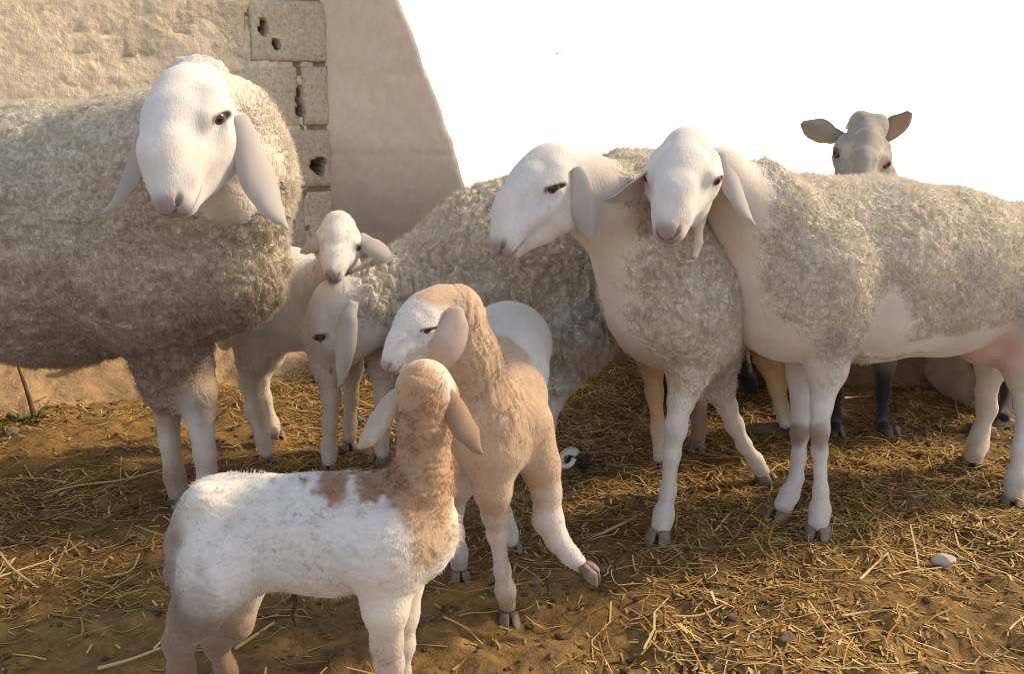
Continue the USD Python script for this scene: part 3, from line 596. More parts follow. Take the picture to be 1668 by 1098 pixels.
# ---------------------------------------------------------------- straw, clods, twigs, weed, scrap
STRAW = np.array([(.64, .44, .14), (.54, .35, .10), (.68, .53, .25), (.44, .26, .07), (.34, .19, .06), (.54, .42, .22), (.20, .11, .04)])
def straw_mesh(P, length, width, seed, segs=3, lift=.5, stand=.12):
    rg = np.random.default_rng(seed); n = len(P)
    a = rg.random(n) * 2 * np.pi; d = np.stack([np.cos(a), np.sin(a), rg.normal(0, stand, n)], 1); d /= np.linalg.norm(d, axis=1, keepdims=True)
    s = np.stack([-np.sin(a), np.cos(a), np.zeros(n)], 1); up = np.cross(d, s)
    t = np.linspace(-.5, .5, segs + 1); bend = rg.normal(0, .10, n)[:, None] * (t ** 2 * 4 - .3)[None]
    kink = rg.normal(0, .05, (n, segs + 1))
    C = P[:, None] + d[:, None] * (t[None, :, None] * length[:, None, None]) + s[:, None] * ((bend + kink * .6) * length[:, None])[..., None] + up[:, None] * (np.abs(rg.normal(0, .03, (n, segs + 1))) * length[:, None])[..., None]
    gz = height(C[..., 0].ravel(), C[..., 1].ravel()).reshape(C.shape[:2])
    C[..., 2] = np.maximum(C[..., 2], gz + width[:, None] * .25)
    ang = np.arange(3) * 2 * np.pi / 3 + .5
    taper = np.linspace(1, .7, segs + 1)
    V = C[:, :, None] + (width[:, None] * taper[None])[:, :, None, None] * .5 * (np.cos(ang)[None, None, :, None] * s[:, None, None] + .6 * np.sin(ang)[None, None, :, None] * up[:, None, None])
    base = (np.arange(n) * (segs + 1) * 3)[:, None]
    F = []
    for i in range(segs):
        for j in range(3):
            p, q2 = i * 3 + j, i * 3 + (j + 1) % 3; F += [[p, q2, q2 + 3], [p, q2 + 3, p + 3]]
    F += [[0, 2, 1], [segs * 3, segs * 3 + 1, segs * 3 + 2]]
    F = (base[:, :, None] + np.array(F)[None]).reshape(-1, 3)
    col = STRAW[rg.choice(len(STRAW), n, p=[.13, .17, .07, .19, .2, .06, .18])] * (.62 + .55 * rg.random((n, 1)))
    return V.reshape(-1, 3), F, np.repeat(col, (segs + 1) * 3, 0)
def scatter(n, seed, dens):
    rg = np.random.default_rng(seed); out = []
    while len(out) < n:
        Q = np.stack([rg.uniform(-2, 2, 4 * n), rg.uniform(.95, 3.3, 4 * n)], 1)
        k = (np.abs(Q[:, 0]) < .58 * Q[:, 1] + .12) & (rg.random(len(Q)) < dens(Q[:, 0], Q[:, 1])); out += list(Q[k])
    Q = np.array(out[:n]); return np.c_[Q, height(Q[:, 0], Q[:, 1])]
patchy = lambda x, y: np.clip((meshkit.fbm(np.stack([x * 2.2, y * 2.2, x * 0], -1), 3, 71) - .36) * 3.2, .08, 1)
dens = lambda x, y: patchy(x, y) * np.clip(.45 + .65 * (y - 1.3) / .9, .42, 1)
rg = np.random.default_rng(3)
parts = []
for n, seed, lo, hi, w0, w1, lift in ((7600, 1, .03, .10, .0018, .0042, .005), (1300, 2, .08, .20, .0022, .0048, .010), (36000, 3, .008, .026, .002, .006, .003)):
    P = scatter(n, seed, dens); r2 = np.random.default_rng(seed + 50)
    P[:, 2] += r2.random(n) ** 2 * lift
    parts.append(straw_mesh(P, r2.uniform(lo, hi, n), r2.uniform(w0, w1, n), seed, 3 if hi > .05 else 1, stand=.14 if hi > .05 else .3))
off, VV, FF, CC = 0, [], [], []
for v_, f_, c_ in parts: VV.append(v_); FF.append(f_ + off); CC.append(c_); off += len(v_)
meta(obj("straw_litter", (np.vstack(VV), np.vstack(FF)), "straw", col=np.vstack(CC)), "golden straw and chaff strewn over the dirt of the yard", "straw", kind="stuff")
P = scatter(2600, 9, lambda x, y: np.clip(.35 + .6 * meshkit.noise(np.stack([x * 3, y * 3, x * 0], -1), 5), 0, 1)); r2 = np.random.default_rng(77); base = trimesh.creation.icosphere(1, 1.0); bv, bf = np.array(base.vertices), np.array(base.faces)
rr = .002 + .006 * r2.random(len(P)) ** 2.5; sc = r2.uniform(.6, 1.3, (len(P), 3)) * [1, 1, .7]
V = P[:, None] + bv[None] * (1 + .5 * (r2.random((len(P), len(bv))) - .5))[..., None] * sc[:, None] * rr[:, None, None]
meta(obj("dirt_clods", (V.reshape(-1, 3), (bf[None] + (np.arange(len(P)) * len(bv))[:, None, None]).reshape(-1, 3)), "clod", smooth=True), "dark crumbs of dirt and dung strewn over the ground", "dirt", kind="stuff")
def stalk(name, pts, w, label, cat, mat="straw", tint=(.62, .45, .18), group=None, lift=.006, tip=.6):
    Q = np.array([on_ground(*p) for p in pts]); Q[:, 2] += lift
    v_, f_ = tube(Q, [w * (1 - (1 - tip) * i / (len(Q) - 1)) for i in range(len(Q))], 6, 14)
    return meta(obj(name, (v_, f_), mat, smooth=True, col=np.tile(tint, (len(v_), 1)) if mat == "straw" else None), label, cat, group)
for pts, w, lab in (([(1400, 950), (1422, 928), (1446, 906)], .0030, "thick pale straw stalk lying left of the whitish stone"), ([(1378, 832), (1390, 860), (1404, 885), (1414, 918)], .0026, "long straw stalk pointing at the camera, below the ewe's front hoof"),
                    ([(1095, 1010), (1140, 1008), (1185, 988)], .0022, "straight straw stalk beside two small stones in the right foreground"), ([(940, 897), (985, 872), (1030, 850)], .0040, "broad pale straw stalk beside the tan lamb's lifted hoof"),
                    ([(385, 1062), (415, 1042), (447, 1020)], .0034, "thick straw stalk under the speckled lamb's belly"), ([(160, 1096), (215, 1080), (262, 1062)], .0030, "long straw stalk by the speckled lamb's hind hoof, lower left"),
                    ([(0, 905), (20, 930), (65, 965)], .0026, "curved straw stalk at the left edge of the photo"), ([(75, 808), (130, 795), (200, 786), (262, 770)], .0024, "very long straw stalk lying left of the ram's hooves"),
                    ([(170, 946), (212, 936), (228, 908)], .0024, "bent straw stalk left of the speckled lamb's tail"), ([(0, 945), (45, 930), (88, 916)], .0022, "greenish straw stalk crossing the curved one at the left edge"),
                    ([(1165, 870), (1185, 845), (1203, 833)], .0028, "short straw stalk between the two front ewes' hooves"), ([(1375, 652), (1395, 650), (1418, 648)], .003, "pale straw stalk lying along the foot of the mud wall"),
                    ([(1370, 1010), (1420, 1002), (1470, 1000)], .0026, "straight pale straw stalk below the whitish stone"), ([(722, 1010), (760, 1030), (785, 1055)], .0022, "straw stalk left of the tan lamb's front hoof")):
    stalk("straw_stalk", pts, w, lab, "straw", group="long straw stalks on the ground")
Q = np.array([at(10, 535, 2.55), at(22, 575, 2.52), at(38, 620, 2.5), at(48, 650, 2.48), at(56, 678, 2.46)])
meta(obj("twig", tube(Q, [.002, .0035, .0045, .006, .007], 6, 16), "twig", smooth=60), "thin dark twig standing against the dirt slope at the left edge", "twig")
Q = np.array([at(105, 594, 2.72), at(140, 580, 2.75), at(180, 566, 2.8), at(196, 563, 2.82)])
meta(obj("stick", tube(Q, [.009, .012, .012, .008], 7, 14), "stick", smooth=60), "tan dry stick lying on the dirt slope under the ram's belly", "stick")
r2 = np.random.default_rng(12); P0 = on_ground(42, 692); parts = []
for k in range(46):
    a = r2.random() * 6.28; R = r2.random() ** .5 * .032; l = .012 + .016 * r2.random(); b = P0 + [R * math.cos(a) * 1.3, R * math.sin(a), .004 + .012 * r2.random()]; d = np.array([math.cos(a + r2.normal(0, .8)), math.sin(a + r2.normal(0, .8)), .5 + .5 * r2.random()]); s = np.array([-d[1], d[0], .2]); s = s / np.linalg.norm(s) * l * .3
    parts.append((np.array([b, b + d * l * .5 + s, b + d * l, b + d * l * .5 - s, b + d * l * .5 + [0, 0, -.002]]), np.array([[0, 1, 2], [0, 2, 3], [0, 4, 1], [1, 4, 2], [2, 4, 3], [3, 4, 0]])))
w = thing("weed", "small green weed growing at the foot of the dirt slope, left edge", "weed", P0)
obj("leaves", join(parts), "weed", w)
# scrap of plastic pipe in the straw, right of the tan lamb
P = on_ground(930, 764); sc = thing("plastic_scrap", "whitish curled plastic scrap with a dark hole in the straw, right of the tan lamb", "litter", P)
a = np.linspace(.6, 6.1, 26); ax1, ax2 = unit([.85, -.35, .3]), unit([.1, .5, .9])
ring = np.stack([P + [0, 0, .022] + .019 * (math.cos(t) * ax1 + math.sin(t) * ax2 * .95) + np.cross(ax1, ax2) * .004 * t for t in a])
obj("ring", tube(ring, [.009 + .003 * math.sin(t * .9) for t in a], 8), "plastic", sc, smooth=60)
nn = np.cross(ax1, ax2); v_, f_ = rock(np.zeros(3), .011, 3, (1, 1, 1), .2, 2); obj("hole_shade", (v_ + P + [0, 0, .022] + nn * .012, f_), "plastic_dark", sc, smooth=60)  # dark lump inside the ring stands in for the shade of its hole
v_, f_ = rock(np.zeros(3), .024, 4, (.8, 1, .8), .3, 2); obj("cap", (v_ + P + [.03, .014, .014], f_), "plastic_dark", sc, smooth=60)
# a bird far off in the bright sky
P = at(908, 87, 16.0); bird = thing("bird", "small pale bird flying in the white sky", "bird", P)
v_, f_ = rock(np.zeros(3), 1, 2, (1, 1, 1), .05, 2); ax = unit([.35, .2, -.9]); X1 = np.cross(ax, [0, 1, 0]); X1 = unit(X1); X2 = np.cross(ax, X1)
obj("body", ((v_[:, :1] * X1 * .009 + v_[:, 1:2] * X2 * .009 + v_[:, 2:] * ax * .045) + P, f_), "feather", bird, smooth=True)
for s in (-1, 1):
    Q = np.array([P, P + s * .07 * X1 + .02 * X2 - ax * .05, P + s * .13 * X1 + .03 * X2 - ax * .13]); W = [.008, .008, .002]
    V = np.vstack([Q - ax * np.array(W)[:, None], Q + ax * np.array(W)[:, None], Q + X2 * .006]); F = np.array([[0, 1, 4], [0, 4, 3], [1, 2, 5], [1, 5, 4], [6, 1, 0], [6, 7, 1], [7, 2, 1], [7, 8, 2], [3, 4, 6], [4, 7, 6], [4, 5, 7], [5, 8, 7]])
    obj("wing", (V, F), "feather", bird)
# ---------------------------------------------------------------- the flock
PAL = dict(white=(.535, .505, .47), cream=(.56, .49, .40), pink=(.60, .40, .33), wool=(.62, .55, .44), dirty=(.45, .37, .27), brown=(.22, .14, .085), tan=(.41, .285, .185), rust=(.365, .225, .125),
           nose=(.27, .21, .195), skin=(.53, .46, .385), nostril=(.10, .06, .05), lip=(.20, .12, .10), lid=(.16, .09, .065), dark=(.05, .04, .035), grey=(.30, .26, .22), black=(.018, .016, .016), mud=(.22, .15, .095), umber=(.095, .06, .038), patch=(.25, .135, .075), udder=(.55, .36, .29), orange=(.52, .33, .17))
def finish(t, B, pal, h, fine, hf, relief=None, eyes=(), ears=(), hooves=(), fuzz=None, coat=None, hoof_mat="horn", smooth=2, coarse=None):
    t0 = time.time()
    v, f = B.mesh(h, fine, hf, smooth, coarse); nrm = vnormals(v, f); col, wool = B.attributes(v, pal)
    if relief:
        keep = np.clip(wool, 0, 1)
        hgt = fleece_relief(v, relief["freq"], relief.get("stretch", (1, 1, .6)), relief.get("seed", 1), relief.get("warp", .5))
        big = meshkit.fbm(v * 9, 2, relief.get("seed", 1)) - .5
        v = v + nrm * (keep * (relief["amp"] * (hgt - .45) + relief.get("lump", .012) * big))[:, None]
        dirt = meshkit.fbm(v * 14 + 4, 3, 3)
        k = (keep * np.clip((dirt - .42) * 1.6, 0, .5))[:, None]; col = col * (1 - k) + np.array(pal["dirty"]) * k
        nrm = vnormals(v, f)
    tone = (meshkit.fbm(v * 11 + 3, 3, 8) - .5)[:, None] * np.clip(1 - wool, 0, 1)[:, None]
    col = col * (1 + tone * np.array([.25, .34, .42])) * (.93 + .14 * meshkit.fbm(v * 40, 2, 5))[:, None]
    mud = (np.clip((.16 - v[:, 2]) / .16, 0, 1) * .75 * meshkit.fbm(v * [30, 30, 14], 3, 12))[:, None] if "goat" not in t.GetName() else 0   # dirt splashed on the lower legs
    col = col * (1 - mud) + np.array(pal["mud"]) * mud
    obj("body", (v, f), "coat", t, smooth=True, col=col, wool=np.maximum(wool * (relief or {}).get("crease", 1), .07))
    for c, r, out, fwd in eyes:
        ev, ef, ec = eyeball(c, r, out, fwd); obj("eye", (ev, ef), "eyeball", t, smooth=True, col=ec)
    for e in ears:
        ev, ef, inn = ear_mesh(e["pts"], e["n"], e.get("curl", .3), e.get("thick", .0045), e.get("fold", 0))
        base = np.array(pal[e.get("col", "white")]); ins = np.array(pal[e.get("inside", "pink")])
        ecol = base * (1 - inn[:, None] * .85) + ins * inn[:, None] * .85
        obj("ear", (ev, ef), "ear_skin", t, smooth=True, col=ecol)
        if coat:
            p, c = hair(ev, ef, vnormals(ev, ef), ecol, coat["dens"] * .6, coat["len"] * .7, .75, .2, 5 + len(ev), 3)
            strands("ear_hair", p, np.array([.0009, .0007, .0002]), "hair", t, c)
    for q in hooves: obj("hoof", hoof_mesh(*q), hoof_mat, t, smooth=True)
    toc = np.array([0, 0, EYE]) - v; toc /= np.linalg.norm(toc, axis=1, keepdims=True)
    seen = np.clip(((nrm * toc).sum(1) + .55) * 4, 0, 1)
    if fuzz:
        p, c = hair(v, f, nrm, col, fuzz["dens"], fuzz["len"], fuzz.get("lie", .35), fuzz.get("spread", .35), fuzz.get("seed", 3), fuzz.get("segs", 4), fuzz.get("curl", .0012), mask=seen * np.clip(wool * 1.6 - .5, 0, 1), clump=fuzz.get("clump", .8), flow=fuzz.get("flow"), streak=fuzz.get("streak", .2))
        strands("fleece", p, fuzz.get("w", 1) * np.interp(np.linspace(0, 1, fuzz.get("segs", 4)), [0, .6, 1], [.0011, .0009, .0003]), "hair", t, c)
    if coat:
        bare = np.clip(1 - wool * 1.6, 0, 1)
        p, c = hair(v, f, nrm, col, coat["dens"], coat["len"], coat.get("lie", .75), .12, 4, 3, 0, mask=seen * bare, flow=coat.get("flow"), clump=.25, vary=coat.get("vary", .12))
        strands("coat_hair", p, np.array([.0009, .0007, .0002]), "hair", t, c)
    print(t.GetName(), len(v), "vertices", round(time.time() - t0, 1), "s")
def eyes_of(eyes, M, side=(-1, 1)):
    return [(c, r, s * M[1] * .9 + M[0] * .35 + M[2] * .1, M[0]) for c, r, s in eyes if s in side]
def leg(B, pts, k=.02, wools=None, col="white", cols=None, foot=True):
    n = len(pts)
    if foot:                                                       # the leg ends right above its place on the ground
        Ye = on_ground(pts[-1][0], pts[-1][1] + 20)[1]; dY = Ye - pts[-1][2]
        pts = [(x, y, Y + dY * max(0, i - 1) / (n - 2), r) for i, (x, y, Y, r) in enumerate(pts)]
    pts = [(x, y, Y, r * (.7 if i == n - 1 else .76 if i > 1 else 1)) for i, (x, y, Y, r) in enumerate(pts)]
    return B.chain(pts, k, 0.0, col, wools=wools, cols=cols)
def hoof_at(px, py, size, heading, tilt=0.0, lift=0.0):
    P = on_ground(px, py) - [0, 0, .003]; return (P, heading, size, tilt)
LAT = lambda a, b: unit(np.cross(np.array(b) - np.array(a), [0, 0, 1]))

# ---- the big ram on the left
def big_ram():
    B = Body(); S = (np.array([.12, .99, 0]), .86)
    B.chain([(-330, 400, 2.22, 180), (-150, 385, 2.14, 200), (80, 384, 2.04, 202), (210, 372, 1.98, 196)], .06, 1, "wool", S)
    B.chain([(262, 318, 1.95, 172), (330, 280, 1.85, 136), (372, 226, 1.78, 88)], .05, 1, "wool")
    B.ball(374, 300, 1.84, 106, .05, 1, "wool"); B.ball(352, 430, 1.87, 116, .05, 1, "wool"); B.ball(250, 440, 1.89, 130, .05, 1, "wool")
    leg(B, foot=False, pts=[(262, 500, 1.88, 96), (281, 590, 1.9, 56), (286, 625, 1.91, 74)], k=.03, wools=[1, 1])
    leg(B, [(276, 600, 1.98, 36), (272, 650, 1.98, 25), (276, 720, 1.98, 20), (284, 775, 1.98, 21), (290, 800, 1.97, 24)], .015, [.2, 0, 0, 0], cols=["cream", "cream", "cream", "cream"])
    leg(B, [(306, 600, 1.9, 42), (319, 640, 1.88, 34), (325, 672, 1.88, 31), (334, 740, 1.89, 22), (340, 795, 1.89, 24), (343, 822, 1.88, 26)], .015, [.3, 0, 0, 0, 0])
    leg(B, [(-360, 500, 2.12, 100), (-345, 610, 2.12, 50), (-372, 690, 2.12, 30), (-358, 770, 2.1, 22), (-350, 800, 2.08, 26)], .03, [1, .5, 0, 0])
    leg(B, [(-330, 500, 2.36, 95), (-310, 600, 2.36, 45), (-335, 660, 2.36, 28), (-322, 735, 2.36, 20), (-316, 755, 2.34, 23)], .03, [1, .5, 0, 0])
    B.chain([(-490, 360, 2.26, 60), (-520, 470, 2.28, 70), (-515, 560, 2.28, 50)], .05, 1, "wool")
    for w in (205, 0):                                              # dirt, and shading painted into the wool, on belly, chest and trouser
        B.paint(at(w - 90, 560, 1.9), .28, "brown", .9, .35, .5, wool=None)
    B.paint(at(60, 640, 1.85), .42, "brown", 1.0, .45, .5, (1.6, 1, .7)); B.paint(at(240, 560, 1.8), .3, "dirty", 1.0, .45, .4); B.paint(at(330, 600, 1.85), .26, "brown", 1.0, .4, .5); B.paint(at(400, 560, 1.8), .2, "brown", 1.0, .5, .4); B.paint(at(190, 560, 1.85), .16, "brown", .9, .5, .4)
    B.paint(at(330, 712, 1.83), .085, "white", .7, .8, .2, (.5, 1, 1)); B.paint(at(277, 740, 1.95), .10, "cream", .7, .7, .2, (.35, 1, 1)); B.paint(at(277, 790, 1.96), .045, "mud", .9, .7, .3); B.paint(at(343, 670, 1.84), .04, "mud", .7, .5, .3); B.paint(at(262, 650, 1.96), .07, "mud", .9, .6, .3)
    o, M, L = head_frame((330, 140, 1.67), (254, 322, 1.46), (-.42, -.70, .55))
    T, eyes, box = add_head(B, o, M, L, .84, 1.1, 0, .9, jaw=1.15, eye_wide=1.08, eye=.85)
    B.ball(322, 118, 1.69, 40, .03, .45, 'white', (1.2, 1, .7))
    B.chain([(356, 196, 1.76, 72), (385, 260, 1.74, 56), (372, 318, 1.70, 42)], .04, .1, "cream")
    t = thing("sheep", "big dirty grey ram with hanging ears before the block wall at the left", "sheep", (*at(100, 700, 2.0)[:2], 0))
    ears = [dict(pts=[(254, 178, 1.63, 16), (226, 222, 1.62, 31), (206, 280, 1.60, 31), (186, 325, 1.59, 17), (166, 346, 1.58, 2)], n=[(-.5, -.75, .4), (-.55, -.8, .3), (-.6, -.75, .3), (-.7, -.65, .35)], curl=.5, fold=.25),
            dict(pts=[(392, 186, 1.62, 14), (407, 236, 1.60, 26), (424, 288, 1.58, 32), (447, 338, 1.56, 20), (470, 373, 1.55, 2)], n=[(.4, -.9, .2), (.5, -.85, .2), (.55, -.8, .2), (.6, -.75, .25)], curl=.5, fold=-.2)]
    hv = (.25, -1)
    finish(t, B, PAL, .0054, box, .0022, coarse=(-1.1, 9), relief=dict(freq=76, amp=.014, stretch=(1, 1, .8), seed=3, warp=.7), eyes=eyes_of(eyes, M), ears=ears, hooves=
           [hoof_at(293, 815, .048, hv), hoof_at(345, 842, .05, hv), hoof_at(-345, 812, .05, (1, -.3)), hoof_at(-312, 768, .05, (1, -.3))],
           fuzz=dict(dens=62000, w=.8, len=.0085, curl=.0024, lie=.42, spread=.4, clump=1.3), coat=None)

# ---- the ewe on the right, seen from the side
def right_ewe():
    B = Body(); S = (np.array([-.35, .94, 0]), .82)
    B.chain([(1300, 432, 1.88, 146), (1420, 442, 1.94, 142), (1540, 446, 2.00, 128), (1650, 446, 2.06, 102), (1735, 455, 2.12, 100)], .05, 1, "wool", S)
    B.chain([(1700, 470, 2.05, 112), (1690, 540, 2.02, 70)], .05, 1, "wool")
    B.ball(1292, 505, 1.84, 80, .05, 0, "skin"); B.ball(1320, 455, 1.82, 95, .04, 1, "wool"); B.ball(1352, 520, 1.8, 52, .03, 1, "wool")
    B.chain([(1290, 455, 1.86, 104), (1224, 352, 1.80, 58), (1174, 285, 1.76, 46)], .05, 0.0, "skin")
    B.chain([(1312, 440, 1.83, 98), (1268, 352, 1.81, 62), (1243, 300, 1.80, 38)], .03, 1, "wool")
    leg(B, [(1350, 540, 1.79, 50), (1346, 600, 1.785, 33), (1338, 662, 1.78, 21), (1335, 700, 1.78, 19), (1335, 735, 1.78, 15), (1337, 800, 1.78, 14), (1336, 830, 1.78, 20), (1333, 850, 1.77, 24)], .014, [1, 0, 0, 0, 0, 0, 0])
    leg(B, [(1312, 550, 1.90, 44), (1310, 610, 1.89, 27), (1304, 680, 1.88, 19), (1303, 705, 1.88, 18), (1301, 745, 1.88, 14), (1297, 780, 1.88, 14), (1286, 805, 1.87, 19), (1277, 822, 1.85, 23)], .014)
    leg(B, [(1700, 520, 1.98, 84), (1668, 590, 1.97, 36), (1664, 620, 1.97, 25), (1671, 660, 1.97, 19), (1662, 730, 1.96, 14), (1655, 780, 1.95, 18), (1651, 803, 1.94, 22)], .02, [.7, 0, 0, 0, 0, 0])
    leg(B, [(1640, 540, 2.2, 60), (1618, 590, 2.18, 27), (1606, 640, 2.17, 18), (1608, 665, 2.17, 18), (1597, 705, 2.16, 15), (1592, 725, 2.15, 19), (1586, 740, 2.13, 22)], .02, cols=["cream"] * 6)
    B.chain([(1790, 430, 2.14, 40), (1808, 520, 2.15, 52), (1800, 590, 2.15, 34)], .05, 1, "wool")
    B.ell(at(1604, 552, 2.05), np.eye(3), np.array([.066, .07, .058]), .03, 0, "udder"); B.cone(at(1628, 570, 2.03), at(1636, 598, 2.01), .016, .008, .015, 0, "udder")
    for a, b in (((1138, 362, 1.70), (1133, 416, 1.69)), ((1152, 366, 1.74), (1160, 430, 1.74))):
        A, C = at(*a), at(*b); B.cone(A, A * .4 + C * .6 + np.array([.003, 0, 0]), .007, .0075, .006, 0, "cream"); B.cone(A * .4 + C * .6 + np.array([.003, 0, 0]), C, .0075, .0055, .004, 0, "cream")
    for q, r, sc in (((1452, 556, 1.78), .07, (.9, 1, 1.1)), ((1448, 508, 1.78), .042, (.7, 1, 1.3)), ((1205, 470, 1.8), .085, (.7, 1, 1.6)), ((1250, 545, 1.8), .09, (1, 1, 1))):
        B.paint(at(*q), r, "skin", .6, .85, .4, sc, 0)
    B.paint(at(1500, 605, 1.95), .1, "skin", .4, 1, .3, (2.2, 2, .6), 0); B.paint(at(1600, 590, 1.98), .1, "skin", .4, .9, .3, (1, 2, .9), 0)
    B.paint(at(1322, 400, 1.74), .12, "wool", .55, 1, .45, (.75, 1.6, 1.1), 1); B.line([at(1330, 590, 1.78), at(1440, 592, 1.80), at(1560, 570, 1.88), at(1640, 540, 1.95)], .034, "skin", .7, 1, .5, 0); B.paint(at(1610, 568, 2.02), .075, "udder", .5, .95, .1, (1, 1.5, .8))
    B.paint(at(1362, 560, 1.76), .06, "dirty", .8, .5, .4)
    for q in ((1334, 712, 1.765), (1300, 712, 1.865)): B.paint(at(*q), .028, "mud", .7, .75, .5)
    B.paint(at(1662, 800, 1.93), .03, "mud", .9, .4, .3); B.paint(at(1590, 735, 2.12), .03, "mud", .9, .5, .3)
    o, M, L = head_frame((1126, 238, 1.74), (1085, 365, 1.55), (-.22, -.66, .70))
    T, eyes, box = add_head(B, o, M, L, .80, 1.0, 0, .8, jaw=.95, eye_wide=1.08, eye=1.0)
    t = thing("sheep", "shorn white ewe with pink udder and grey wool patches standing at the right edge", "sheep", (*at(1480, 700, 1.98)[:2], 0))
    ears = [dict(pts=[(1080, 258, 1.70, 14), (1055, 280, 1.69, 24), (1028, 303, 1.67, 23), (1005, 319, 1.66, 14), (985, 326, 1.65, 2)], n=[(-.3, .55, .75), (-.3, .65, .65), (-.3, .7, .6), (-.3, .6, .7)], curl=.45, fold=0),
            dict(pts=[(1178, 248, 1.73, 12), (1190, 280, 1.71, 20), (1203, 312, 1.69, 22), (1216, 345, 1.67, 13), (1230, 367, 1.66, 2)], n=[(.3, -.9, .2), (.4, -.85, .2), (.5, -.8, .2), (.5, -.8, .3)], curl=.5, fold=-.1)]
    finish(t, B, PAL, .005, box, .002, dict(freq=90, amp=.010, stretch=(1, 1, .62), seed=11, warp=.6, lump=.016), eyes_of(eyes, M), ears,
           [hoof_at(1332, 866, .050, (-.35, -1)), hoof_at(1272, 838, .050, (-.75, -.8)), hoof_at(1649, 818, .050, (-.5, -1)), hoof_at(1584, 752, .050, (-.5, -1))],
           fuzz=dict(dens=62000, w=.8, len=.0085, curl=.0024, lie=.42, spread=.4, clump=1.3), coat=None)

# ---- the ewe in the middle, head in profile over her neighbour's back
def middle_ewe():
    B = Body(); S = (np.array([.8, -.6, 0]), .84)
    B.chain([(1105, 452, 1.90, 140), (1170, 418, 2.12, 140), (1235, 412, 2.32, 126), (1268, 420, 2.44, 112)], .06, 1, "wool", S)
    B.ball(1112, 500, 1.86, 92, .05, 1, "wool"); B.ball(1085, 470, 1.86, 95, .05, 1, "wool"); B.ball(1030, 330, 1.95, 88, .05, 1, "wool"); B.ball(1150, 520, 1.86, 52, .04, 1, "wool")
    B.chain([(1098, 508, 1.86, 80), (1044, 420, 1.81, 64), (980, 330, 1.76, 58), (938, 300, 1.74, 56)], .05, 0.0, "skin"); B.chain([(1110, 480, 1.85, 95), (1062, 380, 1.83, 74), (1030, 310, 1.84, 60)], .04, 1, "wool")
    leg(B, [(1132, 560, 1.83, 66), (1120, 610, 1.81, 32), (1110, 650, 1.79, 26), (1100, 700, 1.77, 22), (1094, 740, 1.77, 17), (1088, 800, 1.77, 15), (1081, 840, 1.76, 20), (1077, 858, 1.745, 23)], .016, [1, .8, 0, 0, 0, 0, 0], cols=["wool", "wool", "white", "white", "white", "white", "white"])
    leg(B, [(1150, 560, 1.94, 60), (1168, 625, 1.97, 28), (1184, 662, 1.99, 20), (1196, 692, 2.01, 18), (1212, 725, 2.03, 14), (1230, 750, 2.05, 15), (1241, 768, 2.05, 18)], .016, [1, .3, 0, 0, 0, 0], cols=["cream"] * 6)
    leg(B, [(1255, 510, 2.42, 70), (1257, 580, 2.42, 27), (1266, 630, 2.43, 17), (1272, 662, 2.43, 13), (1279, 688, 2.42, 16)], .02, [1, 0, 0, 0], cols=["orange", "orange", "orange", "cream"])
    leg(B, [(1320, 510, 2.36, 70), (1322, 590, 2.36, 28), (1336, 640, 2.37, 17), (1338, 690, 2.36, 14), (1334, 706, 2.34, 16)], .02, [1, 0, 0, 0], cols=["cream"] * 4)
    B.chain([(1300, 400, 2.5, 40), (1320, 480, 2.52, 40)], .05, 1, "wool")
    B.paint(at(1035, 520, 1.78), .10, "skin", .5, 1, .3, (.7, 1, 1.5), 0); B.paint(at(1075, 585, 1.8), .07, "rust", .9, .6, .4, wool=0)
    B.paint(at(1118, 455, 1.74), .125, "wool", .55, 1, .45, (.82, 1.7, 1.35), 1); B.paint(at(1050, 300, 1.80), .075, "wool", .4, 1, .3, (1, 1.6, 1), 1)
    B.paint(at(1095, 705, 1.75), .03, "grey", .8, .4, .4); B.paint(at(1078, 850, 1.74), .03, "mud", .9, .3, .3)
    o, M, L = head_frame((930, 258, 1.73), (797, 392, 1.62), (-.62, -.12, .75))
    T, eyes, box = add_head(B, o, M, L, .9, 1.0, 0, .6, jaw=1.0, eye=1.05)
    t = thing("sheep", "cream ewe in the middle, white head in profile over another sheep's back", "sheep", (*at(1140, 700, 2.0)[:2], 0))
    ears = [dict(pts=[(938, 274, 1.66, 9), (946, 302, 1.645, 20), (951, 340, 1.64, 22), (957, 372, 1.64, 15), (963, 397, 1.64, 2)], n=(-.05, -1, .1), curl=.35, fold=.15, inside="white"),
            dict(pts=[(905, 245, 1.82, 14), (880, 275, 1.86, 20), (870, 310, 1.88, 20), (868, 350, 1.88, 3)], n=(-.1, 1, .1), curl=.35)]
    finish(t, B, PAL, .005, box, .002, dict(freq=70, amp=.016, stretch=(1.1, 1.1, .42), seed=21, warp=.9), eyes_of(eyes, M), ears,
           [hoof_at(1073, 878, .050, (-.3, -1)), hoof_at(1246, 784, .044, (.4, -1)), hoof_at(1281, 702, .044, (-.2, -1)), hoof_at(1332, 722, .044, (-.2, -1))],
           fuzz=dict(dens=62000, w=.8, len=.0085, curl=.0024, lie=.42, spread=.4, clump=1.3), coat=None)

